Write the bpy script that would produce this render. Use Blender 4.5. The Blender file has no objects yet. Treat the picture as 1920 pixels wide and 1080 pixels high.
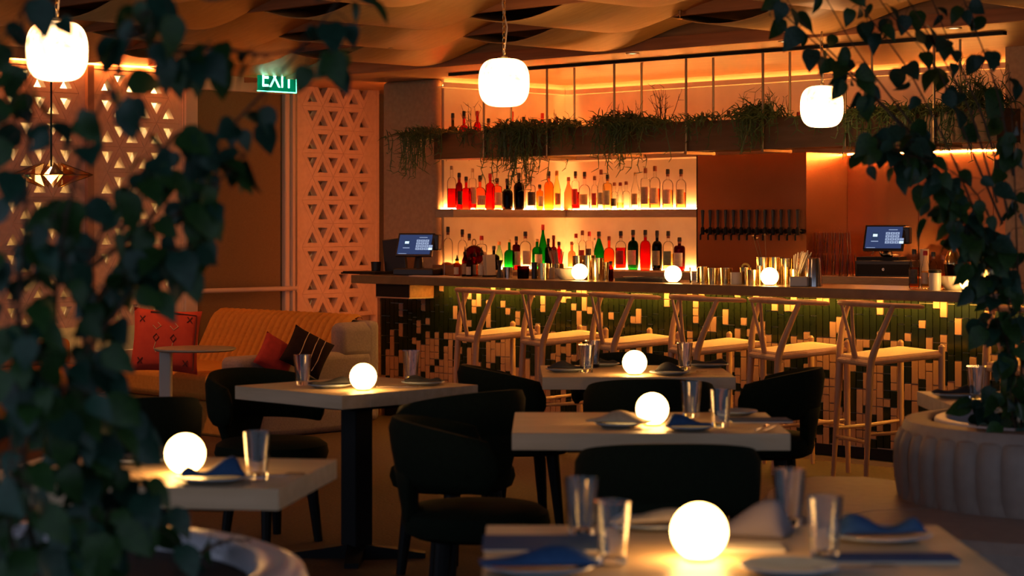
import bpy, math, random
from mathutils import Vector, Matrix
R = random.Random(7)
PI = math.pi
S = bpy.context.scene
C = S.collection

# ------------------------------------------------------------------ camera, world, exposure
H = 1.46            # eye height (m)
F = 3800.0          # focal length in pixels of the 1920 px frame
YH = 418.0          # horizon row
cam_d = bpy.data.cameras.new('camera')
cam = bpy.data.objects.new('camera', cam_d)
C.objects.link(cam)
cam.location = (0, 0, H)
cam.rotation_euler = (PI / 2, 0, PI / 4)
cam_d.sensor_width = 36.0
cam_d.lens = 36.0 * F / 1920.0
cam_d.shift_y = -(540.0 - YH) / 1920.0
cam_d.clip_end = 100
cam_d.dof.use_dof = True
cam_d.dof.focus_distance = 12.8
cam_d.dof.aperture_fstop = 3.6
S.camera = cam

w = bpy.data.worlds.new('dusk_sky')
S.world = w
w.use_nodes = True
w.node_tree.nodes['Background'].inputs[0].default_value = (0.54, 0.63, 0.84, 1)
w.node_tree.nodes['Background'].inputs[1].default_value = 0.46
S.view_settings.view_transform = 'Standard'
S.view_settings.look = 'None'
S.view_settings.gamma = 1.0
S.view_settings.use_curve_mapping = False
S.view_settings.exposure = 0.45
S.cycles.use_denoising = True
S.cycles.max_bounces = 8
S.cycles.transparent_max_bounces = 24
S.cycles.sample_clamp_indirect = 4.0
S.cycles.caustics_reflective = False
S.cycles.caustics_refractive = False

# ------------------------------------------------------------------ pixel -> place
Q = math.sqrt(0.5)
def rr(px): return (px - 960.0) / F
def P(lat, d, z):                 # camera-right / depth / height -> world
    return Vector((Q * (lat - d), Q * (lat + d), z))
def on_z(px, py, z):              # pixel on the level plane z
    d = F * (H - z) / (py - YH)
    return P(rr(px) * d, d, z)
def at_d(px, py, d):              # pixel at depth d
    return P(rr(px) * d, d, H + (YH - py) / F * d)
def on_Y(px, Y):                  # x and depth on the upright plane y = Y
    r = rr(px)
    d = Y / (Q * (1 + r))
    return Q * d * (r - 1), d
def on_X(px, X):
    r = rr(px)
    d = X / (Q * (r - 1))
    return Q * d * (1 + r), d
def zz(py, d): return H + (YH - py) / F * d

# ------------------------------------------------------------------ materials
MATS = {}
def nodes_of(name):
    m = bpy.data.materials.new(name)
    m.use_nodes = True
    nt = m.node_tree
    return m, nt, nt.nodes['Principled BSDF']
def mat(name, col, col2=None, rough=0.5, metal=0.0, scale=8.0, stretch=(1, 1, 1), bump=0.0, spec=0.5, detail=4.0, sheen=0.0):
    if name in MATS: return MATS[name]
    m, nt, b = nodes_of(name)
    b.inputs['Roughness'].default_value = rough
    b.inputs['Metallic'].default_value = metal
    b.inputs['Specular IOR Level'].default_value = spec
    b.inputs['Base Color'].default_value = (*col, 1)
    if sheen: b.inputs['Sheen Weight'].default_value = sheen
    if col2 or bump:
        tc = nt.nodes.new('ShaderNodeTexCoord')
        mp = nt.nodes.new('ShaderNodeMapping')
        mp.inputs['Scale'].default_value = stretch
        nz = nt.nodes.new('ShaderNodeTexNoise')
        nz.inputs['Scale'].default_value = scale
        nz.inputs['Detail'].default_value = detail
        nt.links.new(tc.outputs['Object'], mp.inputs[0])
        nt.links.new(mp.outputs[0], nz.inputs['Vector'])
        if col2:
            rp = nt.nodes.new('ShaderNodeValToRGB')
            rp.color_ramp.elements[0].position = 0.32
            rp.color_ramp.elements[1].position = 0.68
            rp.color_ramp.elements[0].color = (*col, 1)
            rp.color_ramp.elements[1].color = (*col2, 1)
            nt.links.new(nz.outputs['Fac'], rp.inputs[0])
            nt.links.new(rp.outputs[0], b.inputs['Base Color'])
        if bump:
            bp = nt.nodes.new('ShaderNodeBump')
            bp.inputs['Strength'].default_value = bump
            bp.inputs['Distance'].default_value = 0.01
            nt.links.new(nz.outputs['Fac'], bp.inputs['Height'])
            nt.links.new(bp.outputs[0], b.inputs['Normal'])
    MATS[name] = m
    return m
def emit(name, col, strength, col2=None, scale=6.0):
    if name in MATS: return MATS[name]
    m = bpy.data.materials.new(name)
    m.use_nodes = True
    nt = m.node_tree
    nt.nodes.clear()
    o = nt.nodes.new('ShaderNodeOutputMaterial')
    e = nt.nodes.new('ShaderNodeEmission')
    e.inputs[0].default_value = (*col, 1)
    e.inputs[1].default_value = strength
    if col2:
        tc = nt.nodes.new('ShaderNodeTexCoord')
        nz = nt.nodes.new('ShaderNodeTexNoise')
        nz.inputs['Scale'].default_value = scale
        nz.inputs['Detail'].default_value = 5
        nz.inputs['Distortion'].default_value = 1.2
        rp = nt.nodes.new('ShaderNodeValToRGB')
        rp.color_ramp.elements[0].position = 0.36
        rp.color_ramp.elements[1].position = 0.52
        rp.color_ramp.elements[0].color = (*col2, 1)
        rp.color_ramp.elements[1].color = (*col, 1)
        nt.links.new(tc.outputs['Object'], nz.inputs['Vector'])
        nt.links.new(nz.outputs['Fac'], rp.inputs[0])
        nt.links.new(rp.outputs[0], e.inputs[0])
    nt.links.new(e.outputs[0], o.inputs[0])
    MATS[name] = m
    return m
def glass(name, col, gloss=0.12, rough=0.02):
    """thin tinted glass: tinted see-through plus a mirror coat that grows towards grazing angles"""
    if name in MATS: return MATS[name]
    m = bpy.data.materials.new(name)
    m.use_nodes = True
    nt = m.node_tree
    nt.nodes.clear()
    o = nt.nodes.new('ShaderNodeOutputMaterial')
    t = nt.nodes.new('ShaderNodeBsdfTransparent')
    t.inputs[0].default_value = (*col, 1)
    g = nt.nodes.new('ShaderNodeBsdfGlossy')
    g.inputs['Roughness'].default_value = rough
    lw = nt.nodes.new('ShaderNodeLayerWeight')
    lw.inputs[0].default_value = gloss
    mx = nt.nodes.new('ShaderNodeMixShader')
    nt.links.new(lw.outputs['Fresnel'], mx.inputs[0])
    nt.links.new(t.outputs[0], mx.inputs[1])
    nt.links.new(g.outputs[0], mx.inputs[2])
    nt.links.new(mx.outputs[0], o.inputs[0])
    MATS[name] = m
    return m

M_plaster = mat('cream_plaster', (.86, .75, .59), (.76, .64, .49), .7, scale=5, bump=.15)
M_pier = mat('brown_plaster', (.50, .33, .20), (.42, .27, .16), .75, scale=30, bump=.2)
M_floor = mat('brown_carpet', (.095, .044, .019), (.045, .021, .010), .75, scale=60, bump=.5, detail=8)
M_copper = mat('brushed_copper', (.66, .26, .11), (.54, .20, .075), .26, metal=.92, scale=2.2, stretch=(1, 1, 1.4))
M_slab = mat('concrete_counter', (.155, .118, .068), (.12, .09, .05), .28, scale=14, bump=.05)
M_shelf = mat('shelf_wood', (.42, .33, .25), (.34, .26, .19), .5, scale=12, stretch=(1, 1, 12))
M_soffit = mat('soffit_wood', (.50, .30, .13), (.38, .21, .085), .4, scale=3, stretch=(.6, 14, 14), bump=.05)
M_beam = mat('beam_wood', (.46, .20, .075), (.34, .14, .055), .6, scale=5, stretch=(.5, 8, 8))
M_ribbon = mat('birch_veneer', (.74, .44, .15), (.66, .37, .12), .45, scale=4, stretch=(.5, 9, 9))
M_slabceil = mat('ceiling_void', (.045, .028, .02), None, .8)
M_latt = mat('lattice_plaster', (.74, .60, .47), (.67, .53, .41), .7, scale=25, bump=.08)
M_white = mat('warm_white_paint', (.62, .52, .42), None, .5)
M_door = mat('door_cloth', (.20, .135, .06), (.16, .105, .045), .6, scale=160, bump=.15)
M_black = mat('black_metal', (.009, .009, .009), None, .5, spec=.2)
M_blackpl = mat('black_plastic', (.015, .015, .017), None, .35)
M_grout = mat('grout', (.55, .45, .33), None, .8)
M_tileg = mat('green_glazed_tile', (.008, .012, .004), (.013, .018, .006), .15, scale=9, spec=.3)
M_tilec = mat('cream_clay_tile', (.46, .235, .145), (.36, .18, .11), .5, scale=9)
M_wood = mat('pale_oak', (.68, .50, .32), (.58, .41, .24), .42, scale=3.2, stretch=(1, 9, 9))
M_stool = mat('beech', (.60, .33, .17), (.50, .26, .13), .42, scale=4, stretch=(6, 6, 1))
M_cord = mat('paper_cord', (.70, .46, .26), (.58, .37, .20), .7, scale=50, stretch=(1, 8, 1), bump=.5)
M_velvet = mat('green_velvet', (.006, .010, .0045), (.008, .0135, .006), .85, scale=60, spec=.15)
M_mustard = mat('mustard_velvet', (.60, .27, .045), (.52, .22, .035), .8, scale=40, spec=.25)
M_coollit = mat('cool_lit_boucle', (.27, .205, .20), (.22, .165, .16), .85, scale=80, bump=.2)  # mauve paints in the cool light on the sofa's outer faces
M_taupe = mat('taupe_leather', (.36, .27, .22), (.31, .23, .19), .5, scale=20, bump=.05)
M_brass = mat('brass', (.72, .50, .20), None, .28, metal=1.0)
M_bronze = mat('bronze_rod', (.42, .27, .12), None, .35, metal=1.0)
M_gold = mat('gold_tin', (.80, .58, .26), None, .16, metal=1.0)
M_steel = mat('steel', (.62, .60, .58), None, .18, metal=1.0)
M_leaf = mat('leaf_green', (.012, .042, .010), (.030, .082, .018), .42, scale=7, spec=.28)
M_leafd = mat('leaf_blue_green', (.008, .034, .020), (.020, .066, .042), .40, scale=7, spec=.3)
M_leaff = mat('trailing_foliage', (.05, .10, .028), (.09, .15, .045), .5, scale=9)
M_stem = mat('stem', (.045, .030, .015), None, .7)
M_soil = mat('soil', (.015, .010, .007), None, .95)
M_trough = mat('bronze_planter', (.17, .105, .055), (.13, .08, .04), .45, metal=.5, scale=3, stretch=(1, 8, 8))
M_pot = mat('pale_lavender_planter', (.55, .52, .56), (.50, .47, .51), .35, scale=8)
M_plate = mat('blue_grey_stoneware', (.30, .36, .40), (.24, .29, .33), .35, scale=30)
M_navy = mat('navy_cloth', (.013, .060, .17), (.020, .075, .20), .8, scale=60)
M_beige = mat('beige_cloth', (.55, .43, .28), (.48, .36, .22), .8, scale=60)
M_darkcl = mat('dark_napkin', (.020, .020, .024), (.03, .03, .034), .85, scale=60)
M_red = mat('red_cotton', (.52, .050, .022), (.44, .035, .016), .8, scale=14)
M_darkpil = mat('dark_brown_cotton', (.014, .007, .006), (.022, .010, .008), .85, scale=30, spec=.1)
M_thread = mat('pale_thread', (.55, .38, .22), None, .8)
M_redpil = mat('crimson_cotton', (.36, .02, .016), (.28, .014, .012), .85, scale=30)
M_darkthr = mat('dark_thread', (.09, .012, .01), None, .8)
M_ceramic = mat('cream_ceramic', (.66, .58, .44), None, .3)
M_paper = mat('paper', (.72, .64, .50), None, .7)
M_orange = mat('orange_peel', (.62, .16, .03), (.50, .10, .02), .5, scale=12)
M_bread = mat('bread', (.62, .36, .13), (.46, .23, .07), .7, scale=8)
M_tan = mat('tan_panel', (.42, .27, .17), None, .5)

E_globe = emit('globe_glow', (1.0, .50, .14), 20.0)
E_pend = emit('alabaster_glow', (1.0, .58, .25), 6.0, (1.0, .34, .09), 6)
E_counter = emit('counter_led', (1.0, .50, .075), 55.0)
E_shelf = emit('shelf_led', (1.0, .37, .09), 125.0)
E_cove = emit('cove_led', (1.0, .34, .065), 9.0)
E_latt = emit('lattice_led', (1.0, .22, .04), 26.0)
E_back = emit('back_room_led', (1.0, .70, .32), 45.0)
E_wash = emit('top_shelf_led', (1.0, .34, .065), 110.0)
E_green = emit('exit_green', (.10, 1.0, .45), 7.0)
E_greenp = emit('exit_plate_glow', (.0, .30, .12), 0.5)
E_spot = emit('spot_face', (1.0, .62, .30), 4.0)
E_star = emit('star_bulb', (1.0, .60, .24), 9.0)

G_stack = glass('stacked_glass', (.96, .92, .86), .11, .03)
G_amber = glass('amber_facet', (1.0, .72, .38), .30, .08)
G_clear = glass('clear_glass', (.97, .96, .94), .10)
G_tum = glass('tumbler_glass', (.95, .96, .96), .32, .03)
_m, _nt, _b = nodes_of('water_glass')
_b.inputs['Transmission Weight'].default_value = 1.0
_b.inputs['Roughness'].default_value = .02
_b.inputs['IOR'].default_value = 1.45
_b.inputs['Base Color'].default_value = (.96, .98, 1, 1)
G_water = _m

# ------------------------------------------------------------------ mesh building
class MB:
    def __init__(s): s.v, s.f = [], []
    def add(s, vs, fs, mx=None):
        o = len(s.v)
        if mx is not None: vs = [mx @ Vector(p) for p in vs]
        s.v.extend([tuple(p) for p in vs])
        s.f.extend([tuple(i + o for i in f) for f in fs])
        return s
    def box(s, x0, x1, y0, y1, z0, z1, mx=None):
        vs = [(x0, y0, z0), (x1, y0, z0), (x1, y1, z0), (x0, y1, z0), (x0, y0, z1), (x1, y0, z1), (x1, y1, z1), (x0, y1, z1)]
        return s.add(vs, [(0, 3, 2, 1), (4, 5, 6, 7), (0, 1, 5, 4), (1, 2, 6, 5), (2, 3, 7, 6), (3, 0, 4, 7)], mx)
    def cbox(s, c, d, mx=None):
        return s.box(c[0] - d[0] / 2, c[0] + d[0] / 2, c[1] - d[1] / 2, c[1] + d[1] / 2, c[2] - d[2] / 2, c[2] + d[2] / 2, mx)
    def lathe(s, prof, n=24, mx=None, close=False, a0=0.0, a1=2 * PI):
        full = abs(a1 - a0 - 2 * PI) < 1e-6
        k = n if full else n + 1
        vs, fs = [], []
        for r, z in prof:
            for i in range(k):
                a = a0 + (a1 - a0) * i / n
                vs.append((r * math.cos(a), r * math.sin(a), z))
        m = len(prof)
        for j in range(m if close else m - 1):
            j2 = (j + 1) % m
            for i in range(n):
                i2 = (i + 1) % k
                fs.append((j * k + i, j * k + i2, j2 * k + i2, j2 * k + i))
        if not close and full:
            if prof[0][0] > 1e-5: fs.append(tuple(range(k - 1, -1, -1)))
            if prof[-1][0] > 1e-5: fs.append(tuple((m - 1) * k + i for i in range(k)))
        return s.add(vs, fs, mx)
    def tube(s, pts, rad, n=8, mx=None, flat=1.0, up=None):
        pts = [Vector(p) for p in pts]
        if not isinstance(rad, (list, tuple)): rad = [rad] * len(pts)
        vs, fs = [], []
        prev = None
        for i, p in enumerate(pts):
            t = (pts[min(i + 1, len(pts) - 1)] - pts[max(i - 1, 0)])
            if t.length < 1e-9: t = Vector((0, 0, 1))
            t.normalize()
            if prev is None:
                a = Vector(up) if up else (Vector((0, 0, 1)) if abs(t.z) < .9 else Vector((1, 0, 0)))
            else: a = prev
            u = (a - t * a.dot(t)).normalized()
            prev = u
            b = t.cross(u)
            for k in range(n):
                q = 2 * PI * k / n
                vs.append(p + u * math.cos(q) * rad[i] * flat + b * math.sin(q) * rad[i])
        for i in range(len(pts) - 1):
            for k in range(n):
                fs.append((i * n + k, i * n + (k + 1) % n, (i + 1) * n + (k + 1) % n, (i + 1) * n + k))
        fs.append(tuple(range(n - 1, -1, -1)))
        fs.append(tuple((len(pts) - 1) * n + k for k in range(n)))
        return s.add(vs, fs, mx)
    def sphere(s, c, r, n=16, m=10, mx=None, sz=1.0):
        prof = [(max(r * math.sin(PI * j / m), 0.0), -r * sz * math.cos(PI * j / m)) for j in range(m + 1)]
        prof[0] = (0.0, -r * sz); prof[-1] = (0.0, r * sz)
        t = Matrix.Translation(c)
        return s.lathe(prof, n, (mx @ t) if mx is not None else t)
    def grid(s, fn, nu, nv, mx=None):
        vs = [fn(i / nu, j / nv) for i in range(nu + 1) for j in range(nv + 1)]
        fs = [(i * (nv + 1) + j, (i + 1) * (nv + 1) + j, (i + 1) * (nv + 1) + j + 1, i * (nv + 1) + j + 1) for i in range(nu) for j in range(nv)]
        return s.add(vs, fs, mx)
    def mesh(s, name, m, smooth=True, angle=35):
        me = bpy.data.meshes.new(name)
        me.from_pydata(s.v, [], s.f)
        if m: me.materials.append(m)
        if smooth:
            me.polygons.foreach_set('use_smooth', [True] * len(me.polygons))
            me.set_sharp_from_angle(angle=math.radians(angle))
        me.update()
        return me
    def build(s, name, m, parent=None, loc=None, rz=0.0, smooth=True, bevel=0.0, seg=2, sub=0, solid=0.0, angle=35):
        return link(name, s.mesh(name, m, smooth, angle), parent, loc, rz, bevel, seg, sub, solid)
def link(name, me, parent=None, loc=None, rz=0.0, bevel=0.0, seg=2, sub=0, solid=0.0):
    o = bpy.data.objects.new(name, me)
    C.objects.link(o)
    if loc is not None: o.location = loc
    o.rotation_euler = (0, 0, rz)
    if parent is not None: o.parent = parent
    if solid:
        x = o.modifiers.new('thickness', 'SOLIDIFY'); x.thickness = solid; x.offset = 0
    if bevel:
        x = o.modifiers.new('bevel', 'BEVEL'); x.width = bevel; x.segments = seg; x.limit_method = 'ANGLE'
    if sub:
        x = o.modifiers.new('subdivision', 'SUBSURF'); x.levels = sub; x.render_levels = sub
    return o
def tag(o, label=None, cat=None, group=None, kind=None):
    if label: o['label'] = label
    if cat: o['category'] = cat
    if group: o['group'] = group
    if kind: o['kind'] = kind
    return o
def thing(name, label, cat, loc=(0, 0, 0), rz=0.0, group=None):
    o = bpy.data.objects.new(name, None)
    o.empty_display_size = .1
    C.objects.link(o)
    o.location = loc
    o.rotation_euler = (0, 0, rz)
    return tag(o, label, cat, group)
def struct(o): return tag(o, kind='structure')
def copy_tree(o, label, loc, rz=None, parent=None):
    c = o.copy()
    C.objects.link(c)
    if parent is not None: c.parent = parent
    if loc is not None: c.location = loc
    if rz is not None: c.rotation_euler = (0, 0, rz)
    if label: c['label'] = label
    for ch in o.children: copy_tree(ch, None, None, None, c)
    return c
ORD = ['first', 'second', 'third', 'fourth', 'fifth', 'sixth', 'seventh', 'eighth', 'ninth', 'tenth', 'eleventh', 'twelfth', 'thirteenth',
       'fourteenth', 'fifteenth', 'sixteenth', 'seventeenth', 'eighteenth', 'nineteenth', 'twentieth', 'twenty-first', 'twenty-second',
       'twenty-third', 'twenty-fourth', 'twenty-fifth', 'twenty-sixth', 'twenty-seventh', 'twenty-eighth', 'twenty-ninth', 'thirtieth', 'thirty-first', 'thirty-second']
TZ = lambda x, y, z: Matrix.Translation((x, y, z))
RZ = lambda a: Matrix.Rotation(a, 4, 'Z')
RX = lambda a: Matrix.Rotation(a, 4, 'X')
RY = lambda a: Matrix.Rotation(a, 4, 'Y')

# ================================================================== THE SETTING
YC = 9.90      # counter front edge
YT = 10.17     # tiled bar front
YB = 12.10     # back wall of the bar
XB = -11.48    # left return wall of the bar
XW = -12.90    # lattice wall
ZS = 2.575     # bar soffit
ZC = 1.07      # counter top
ZK = 1.09      # back counter top
ZM = 1.566     # middle shelf top
ZU = 2.01      # upper shelf top

struct(MB().box(-16, 5, -6, 14, -.05, 0).build('floor', M_floor, smooth=False))

# ceiling: dark void slab, brown boards on edge and birch ribbons that sag between them
ceil = struct(MB().box(-16, -.3, .3, 14, 3.0, 3.06).build('ceiling', M_slabceil, smooth=False))
PH = [-8.99, -8.02, -8.66, -7.85, -8.5, -7.6]
for k in range(6):
    y1 = YC - .05 - .93 * k
    y0 = y1 - .90
    x0, x1 = -12.85, -.6
    MB().box(x0, x1, y0 - .03, y0, 2.652, 2.84).build('ceiling_board', M_beam, ceil, smooth=False)
    n = 150
    ph = PH[k]
    def fn(u, v):
        x = x0 + (x1 - x0) * u
        y = y0 + (y1 - y0) * v
        c = math.cos(2 * PI * (x - ph) / 1.74)
        return (x, y, 2.662 - .074 * c)
    MB().grid(fn, n, 2).build('veneer_ribbon', M_ribbon, ceil, solid=.006)

# soffit above the bar
struct(MB().box(-13.2, -3.5, YC, 13.2, ZS, 2.995).build('ceiling_soffit', M_soffit, smooth=False))
struct(MB().box(-13.2, -3.5, YC - .035, YC - .001, ZS - .002, ZS + .075).build('trim_1', M_beam, smooth=False))

# back bar walls
struct(MB().box(-.4, -.3, 6.5, 13.2, 0, 3.0).build('wall_sky_block', M_pier, smooth=False))  # unseen wall added to keep sky light off the bar
wb = struct(MB().box(XB, -6.9, YB, YB + .1, 0, ZS).build('wall_back', M_plaster, smooth=False))
wl = struct(MB().box(XB - .1, XB, 10.735, YB + .1, 0, ZS).build('wall_left', M_plaster, smooth=False))
struct(MB().box(-12.10, XB, 10.64, 10.73, 0, ZS).box(-12.10, XB - .1, 10.731, 12.6, 0, ZS).build('wall_pier', M_pier, smooth=True, bevel=.035, seg=4))
xp, _ = on_Y(1885, 11.3)
struct(MB().box(xp, -3.5, 11.3, 12.3, 0, ZS).build('wall_right', M_pier, smooth=False))
struct(MB().box(-15.6, -15.5, -2, 12.7, 0, 3).build('wall_outer_sky_block', M_pier, smooth=False))  # unseen wall added to stop sky light coming in behind the lattice
struct(MB().box(-15.5, -12.11, 12.6, 12.7, 0, 3).build('wall_far', M_pier, smooth=False))
xl, _ = on_Y(1308, 11.6)
xr, _ = on_Y(1512, 11.6)
XTL, XTR = xl, xr
struct(MB().box(xl, xr, 11.6, YB - .001, ZK, 1.959).build('wall_tap_box', M_copper, smooth=False))
for a, b in ((xr, -8.05), (-8.045, -7.45), (-7.445, -6.9)):
    MB().box(a + .002, b - .002, YB - .012, YB - .001, ZK, 1.96).build('copper_panel', M_copper, wb, smooth=False)
MB().box(xl - .012, xl - .001, 11.6, YB - .001, ZK, 1.959).build('panel_edge', M_black, C.objects['wall_tap_box'], smooth=False)

# lattice wall: triangular blocks with triangular holes, built block by block
SIDE, ROW = .222, .1925
def tri_mesh(name, up):
    h = SIDE * math.sqrt(3) / 2
    g = .004
    s = 1 if up else -1
    def ring(k, x):
        cy, cz = 0, s * -h / 6
        pts = [(-SIDE / 2, -s * h / 2), (SIDE / 2, -s * h / 2), (0, s * h / 2)]
        return [(x, cy + (p[0] - cy) * k, cz + (p[1] - cz) * k) for p in pts]
    cols = [ring(1.0, .006), ring(.975, .012), ring(.47, .012), ring(.42, -.05), ring(1.0, -.05)]
    vs = [p for c in cols for p in c]
    fs = []
    for a, b in ((0, 1), (1, 2), (2, 3), (3, 4)):
        for i in range(3):
            j = (i + 1) % 3
            fs.append((a * 3 + i, a * 3 + j, b * 3 + j, b * 3 + i))
    mb = MB(); mb.add(vs, fs)
    return mb.mesh(name, M_latt, smooth=False)
TU, TD = tri_mesh('triangle_block_up', True), tri_mesh('triangle_block_down', False)
def lattice(name, px0, px1, z0, z1, back, sx=0.0):
    y0, _ = on_X(px0, XW); y1, _ = on_X(px1, XW)
    p = struct(MB().box(XW - .06, XW + .02, y0 - .03, y0, 0, z1 + .03).box(XW - .06, XW + .02, y1, y1 + .03, 0, z1 + .03)
               .box(XW - .06, XW + .02, y0, y1, z1, z1 + .03).box(XW - .06, XW + .02, y0, y1, 0, z0).build(name, M_latt, smooth=False))
    nr = int((z1 - z0) / ROW)
    for j in range(nr):
        z = z1 - ROW * (j + .5)
        nc = int((y1 - y0 - SIDE * .5) / (SIDE / 2))
        off = (y1 - y0 - (nc + 1) * SIDE / 2) / 2
        for i in range(nc):
            y = y0 + off + SIDE / 2 + i * SIDE / 2
            up = (i + j) % 2 == 0
            o = link('triangle_block', TU if up else TD, p, (XW, y, z))
        zt, zb = z + ROW / 2, z - ROW / 2
        ys, ye = y0 + off, y1 - off
        lu, ru = j % 2 == 0, (nc - 1 + j) % 2 == 0
        for pts, nm in (([(y0, zb), (y0, zt), (ys + SIDE / 2 if lu else ys, zt), (ys if lu else ys + SIDE / 2, zb)], 'edge_block'),
                        ([(y1, zt), (y1, zb), (ye if ru else ye - SIDE / 2, zb), (ye - SIDE / 2 if ru else ye, zt)], 'edge_block')):
            vs = [(XW + .012, a, b) for a, b in pts] + [(XW - .05, a, b) for a, b in pts]
            MB().add(vs, [(0, 1, 2, 3), (7, 6, 5, 4), (0, 4, 5, 1), (1, 5, 6, 2), (2, 6, 7, 3), (3, 7, 4, 0)]).build(nm, M_latt, p, smooth=False)
    return p
lattice('wall_lattice_1', 560, 703, .50, 2.61, True)
lattice('wall_lattice_2', 172, 340, .50, 2.61, False)
lattice('wall_lattice_3', -15, 158, .50, 2.61, False)
lattice('wall_lattice_4', -205, -27, .50, 2.61, False)
yq, _ = on_X(-212, XW)
struct(MB().box(XW - .06, XW + .02, .3, yq, 0, 2.99).build('wall_plain', M_latt, smooth=False))
# door between the lattice panels
yd0, _ = on_X(368, XW); yd1, _ = on_X(530, XW)
struct(MB().box(XW - .05, XW - .01, yd0, yd1, 0, 2.50).build('door_1', M_door, smooth=False))
d1 = C.objects['door_1']
MB().tube([(XW + .05, yd0 - .02, .93), (XW + .05, yd1 + .10, .93)], .019, 12).build('push_bar', M_white, d1)
MB().box(XW - .02, XW + .06, yd1 + .095, yd1 + .115, .9, .96).build('bar_bracket', M_white, d1, smooth=False)
jl, _ = on_X(343, XW)
jr, _ = on_X(557, XW)
struct(MB().box(XW - .06, XW + .03, jl, yd0 - .002, 0, 2.62).box(XW - .06, XW + .03, yd1 + .002, jr - .05, 0, 2.62)
       .box(XW - .06, XW + .03, jl, jr - .05, 2.50, 2.62).build('trim_2', M_white, smooth=False, bevel=.012))
struct(MB().box(XW + .03, XW + .055, yd1 + .06, yd1 + .085, 0, 2.62).build('trim_3', M_white, smooth=False))
struct(MB().box(XW - .08, XW + .07, yq + .01, 11.32, 2.66, 2.80).build('trim_4', M_tan, smooth=False))
ml, _ = on_X(163, XW)
struct(MB().box(XW - .06, XW + .05, ml - .025, ml + .03, 0, 2.64).build('trim_5', M_tan, smooth=False))
# rooms behind the lattice
struct(MB().box(XW - .16, XW - .12, jr - .05, 11.40, 0, 2.66).build('wall_behind_1', M_latt, smooth=False))
struct(MB().box(XW - .75, XW - .70, 4.5, jr - .1, 0, 2.9).build('wall_behind_2', mat('pale_yellow_wall', (.75, .66, .48), None, .8), smooth=False))
def strip(label, x0, x1, y0, y1, z0, z1, m):
    o = MB().box(x0, x1, y0, y1, z0, z1).build('light_strip', m, smooth=False)
    return tag(o, label, 'light strip')
strip('warm light strip in the room behind the left lattice screens', XW - .66, XW - .60, 6.0, jl + .6, 2.55, 2.58, E_back)
strip('red orange light strip above the lattice panel right of the door', XW + .035, XW + .055, jr - .02, 11.28, 2.635, 2.65, E_latt)
strip('red orange light strip above the two lattice panels left of the door', XW + .035, XW + .055, 6.6, jl - .05, 2.635, 2.65, E_latt)
strip('upright red orange light strip beside the brown pier', -12.115, -12.101, 10.74, 10.755, .1, 2.55, E_latt)
# bar light strips
strip('amber light strip along the back of the middle bottle shelf, left return', XB + .004, XB + .02, 10.70, 12.06, ZM + .002, ZM + .010, E_shelf)
strip('amber light strip along the back of the middle bottle shelf, right run', XB + .05, XTL - .03, YB - .02, YB - .004, ZM + .002, ZM + .010, E_shelf)
strip('amber light strip along the back counter behind the low bottles, left return', XB + .004, XB + .02, 10.70, 12.06, ZK + .002, ZK + .010, E_shelf)
strip('amber light strip along the back counter behind the low bottles, right run', XB + .05, XTL - .03, YB - .02, YB - .004, ZK + .002, ZK + .010, E_shelf)
strip('amber light strip on the upper shelf, left return', XB + .004, XB + .016, 10.70, 12.06, ZU + .004, ZU + .016, E_wash)
strip('amber light strip on the upper shelf, long right run', XB + .05, -6.95, YB - .016, YB - .004, ZU + .004, ZU + .016, E_wash)
strip('amber cove light strip at the ceiling above the bottle wall, left return', XB + .02, XB + .04, 10.70, 12.04, ZS - .058, ZS - .045, E_cove)
strip('amber cove light strip at the ceiling above the bottle wall, long run', XB + .06, -6.95, YB - .04, YB - .02, ZS - .058, ZS - .045, E_cove)
struct(MB().box(XB + .07, XB + .078, 10.66, 12.03, ZS - .068, ZS - .030).box(XB + .07, -6.91, YB - .078, YB - .07, ZS - .068, ZS - .030).box(XB + .001, XB + .07, 10.66, 12.03, ZS - .068, ZS - .062).box(XB + .07, -6.91, YB - .07, YB - .001, ZS - .068, ZS - .062).build('trim_6', M_plaster, smooth=False))
strip('amber light strip under the upper shelf above the copper wall', XTR + .03, -6.95, YB - .05, YB - .03, 1.949, 1.957, E_shelf)

# ================================================================== BAR COUNTER
XL = -11.61
bar = thing('bar_counter', 'long bar counter with a stone top and a mosaic tiled front', 'bar counter', (-8.0, YT, 0))
BX, BY = -8.0, YT
def bpart(mb, name, m, **k):
    o = mb.build(name, m, None, smooth=k.pop('smooth', False), **k)
    o.parent = bar
    o.matrix_parent_inverse = Matrix.Translation((-BX, -BY, 0))
    return o
bpart(MB().box(XL, -4.8, YC, 10.62, ZC - .061, ZC), 'countertop', M_slab, bevel=.004)
bpart(MB().box(XL + .03, -4.8, YT + .012, 10.55, .10, ZC - .062), 'body', M_grout)
bpart(MB().box(XL + .03, -4.8, YT + .04, 10.5, .0, .10), 'toe_kick', M_black)
bpart(MB().box(XL + .0, XL + .029, YT - .005, 10.55, .0, ZC - .062), 'end_panel', M_beam)
bpart(MB().box(-10.6, -4.8, YT - .02, YT + .03, 0, .03), 'foot_trim', M_brass)
bpart(MB().box(-11.36, -10.992, YC + .03, YT, .915, ZC - .062), 'apron_shaded_box', M_black)  # black stands in for the shade on the front of this box
bpart(MB().box(-10.991, -10.985, YC + .03, YT, .915, ZC - .062), 'apron_lit_side', M_beam)  # lighter brown face paints in the strip light on this side
bpart(MB().box(-11.36, -10.99, YC + .028, YT, .905, .914), 'apron_bottom', M_tan)
strip('yellow light strip under the counter edge above the mosaic tiles', -10.86, -4.85, YT - .075, YT - .045, ZC - .068, ZC - .0625, E_counter)
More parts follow.
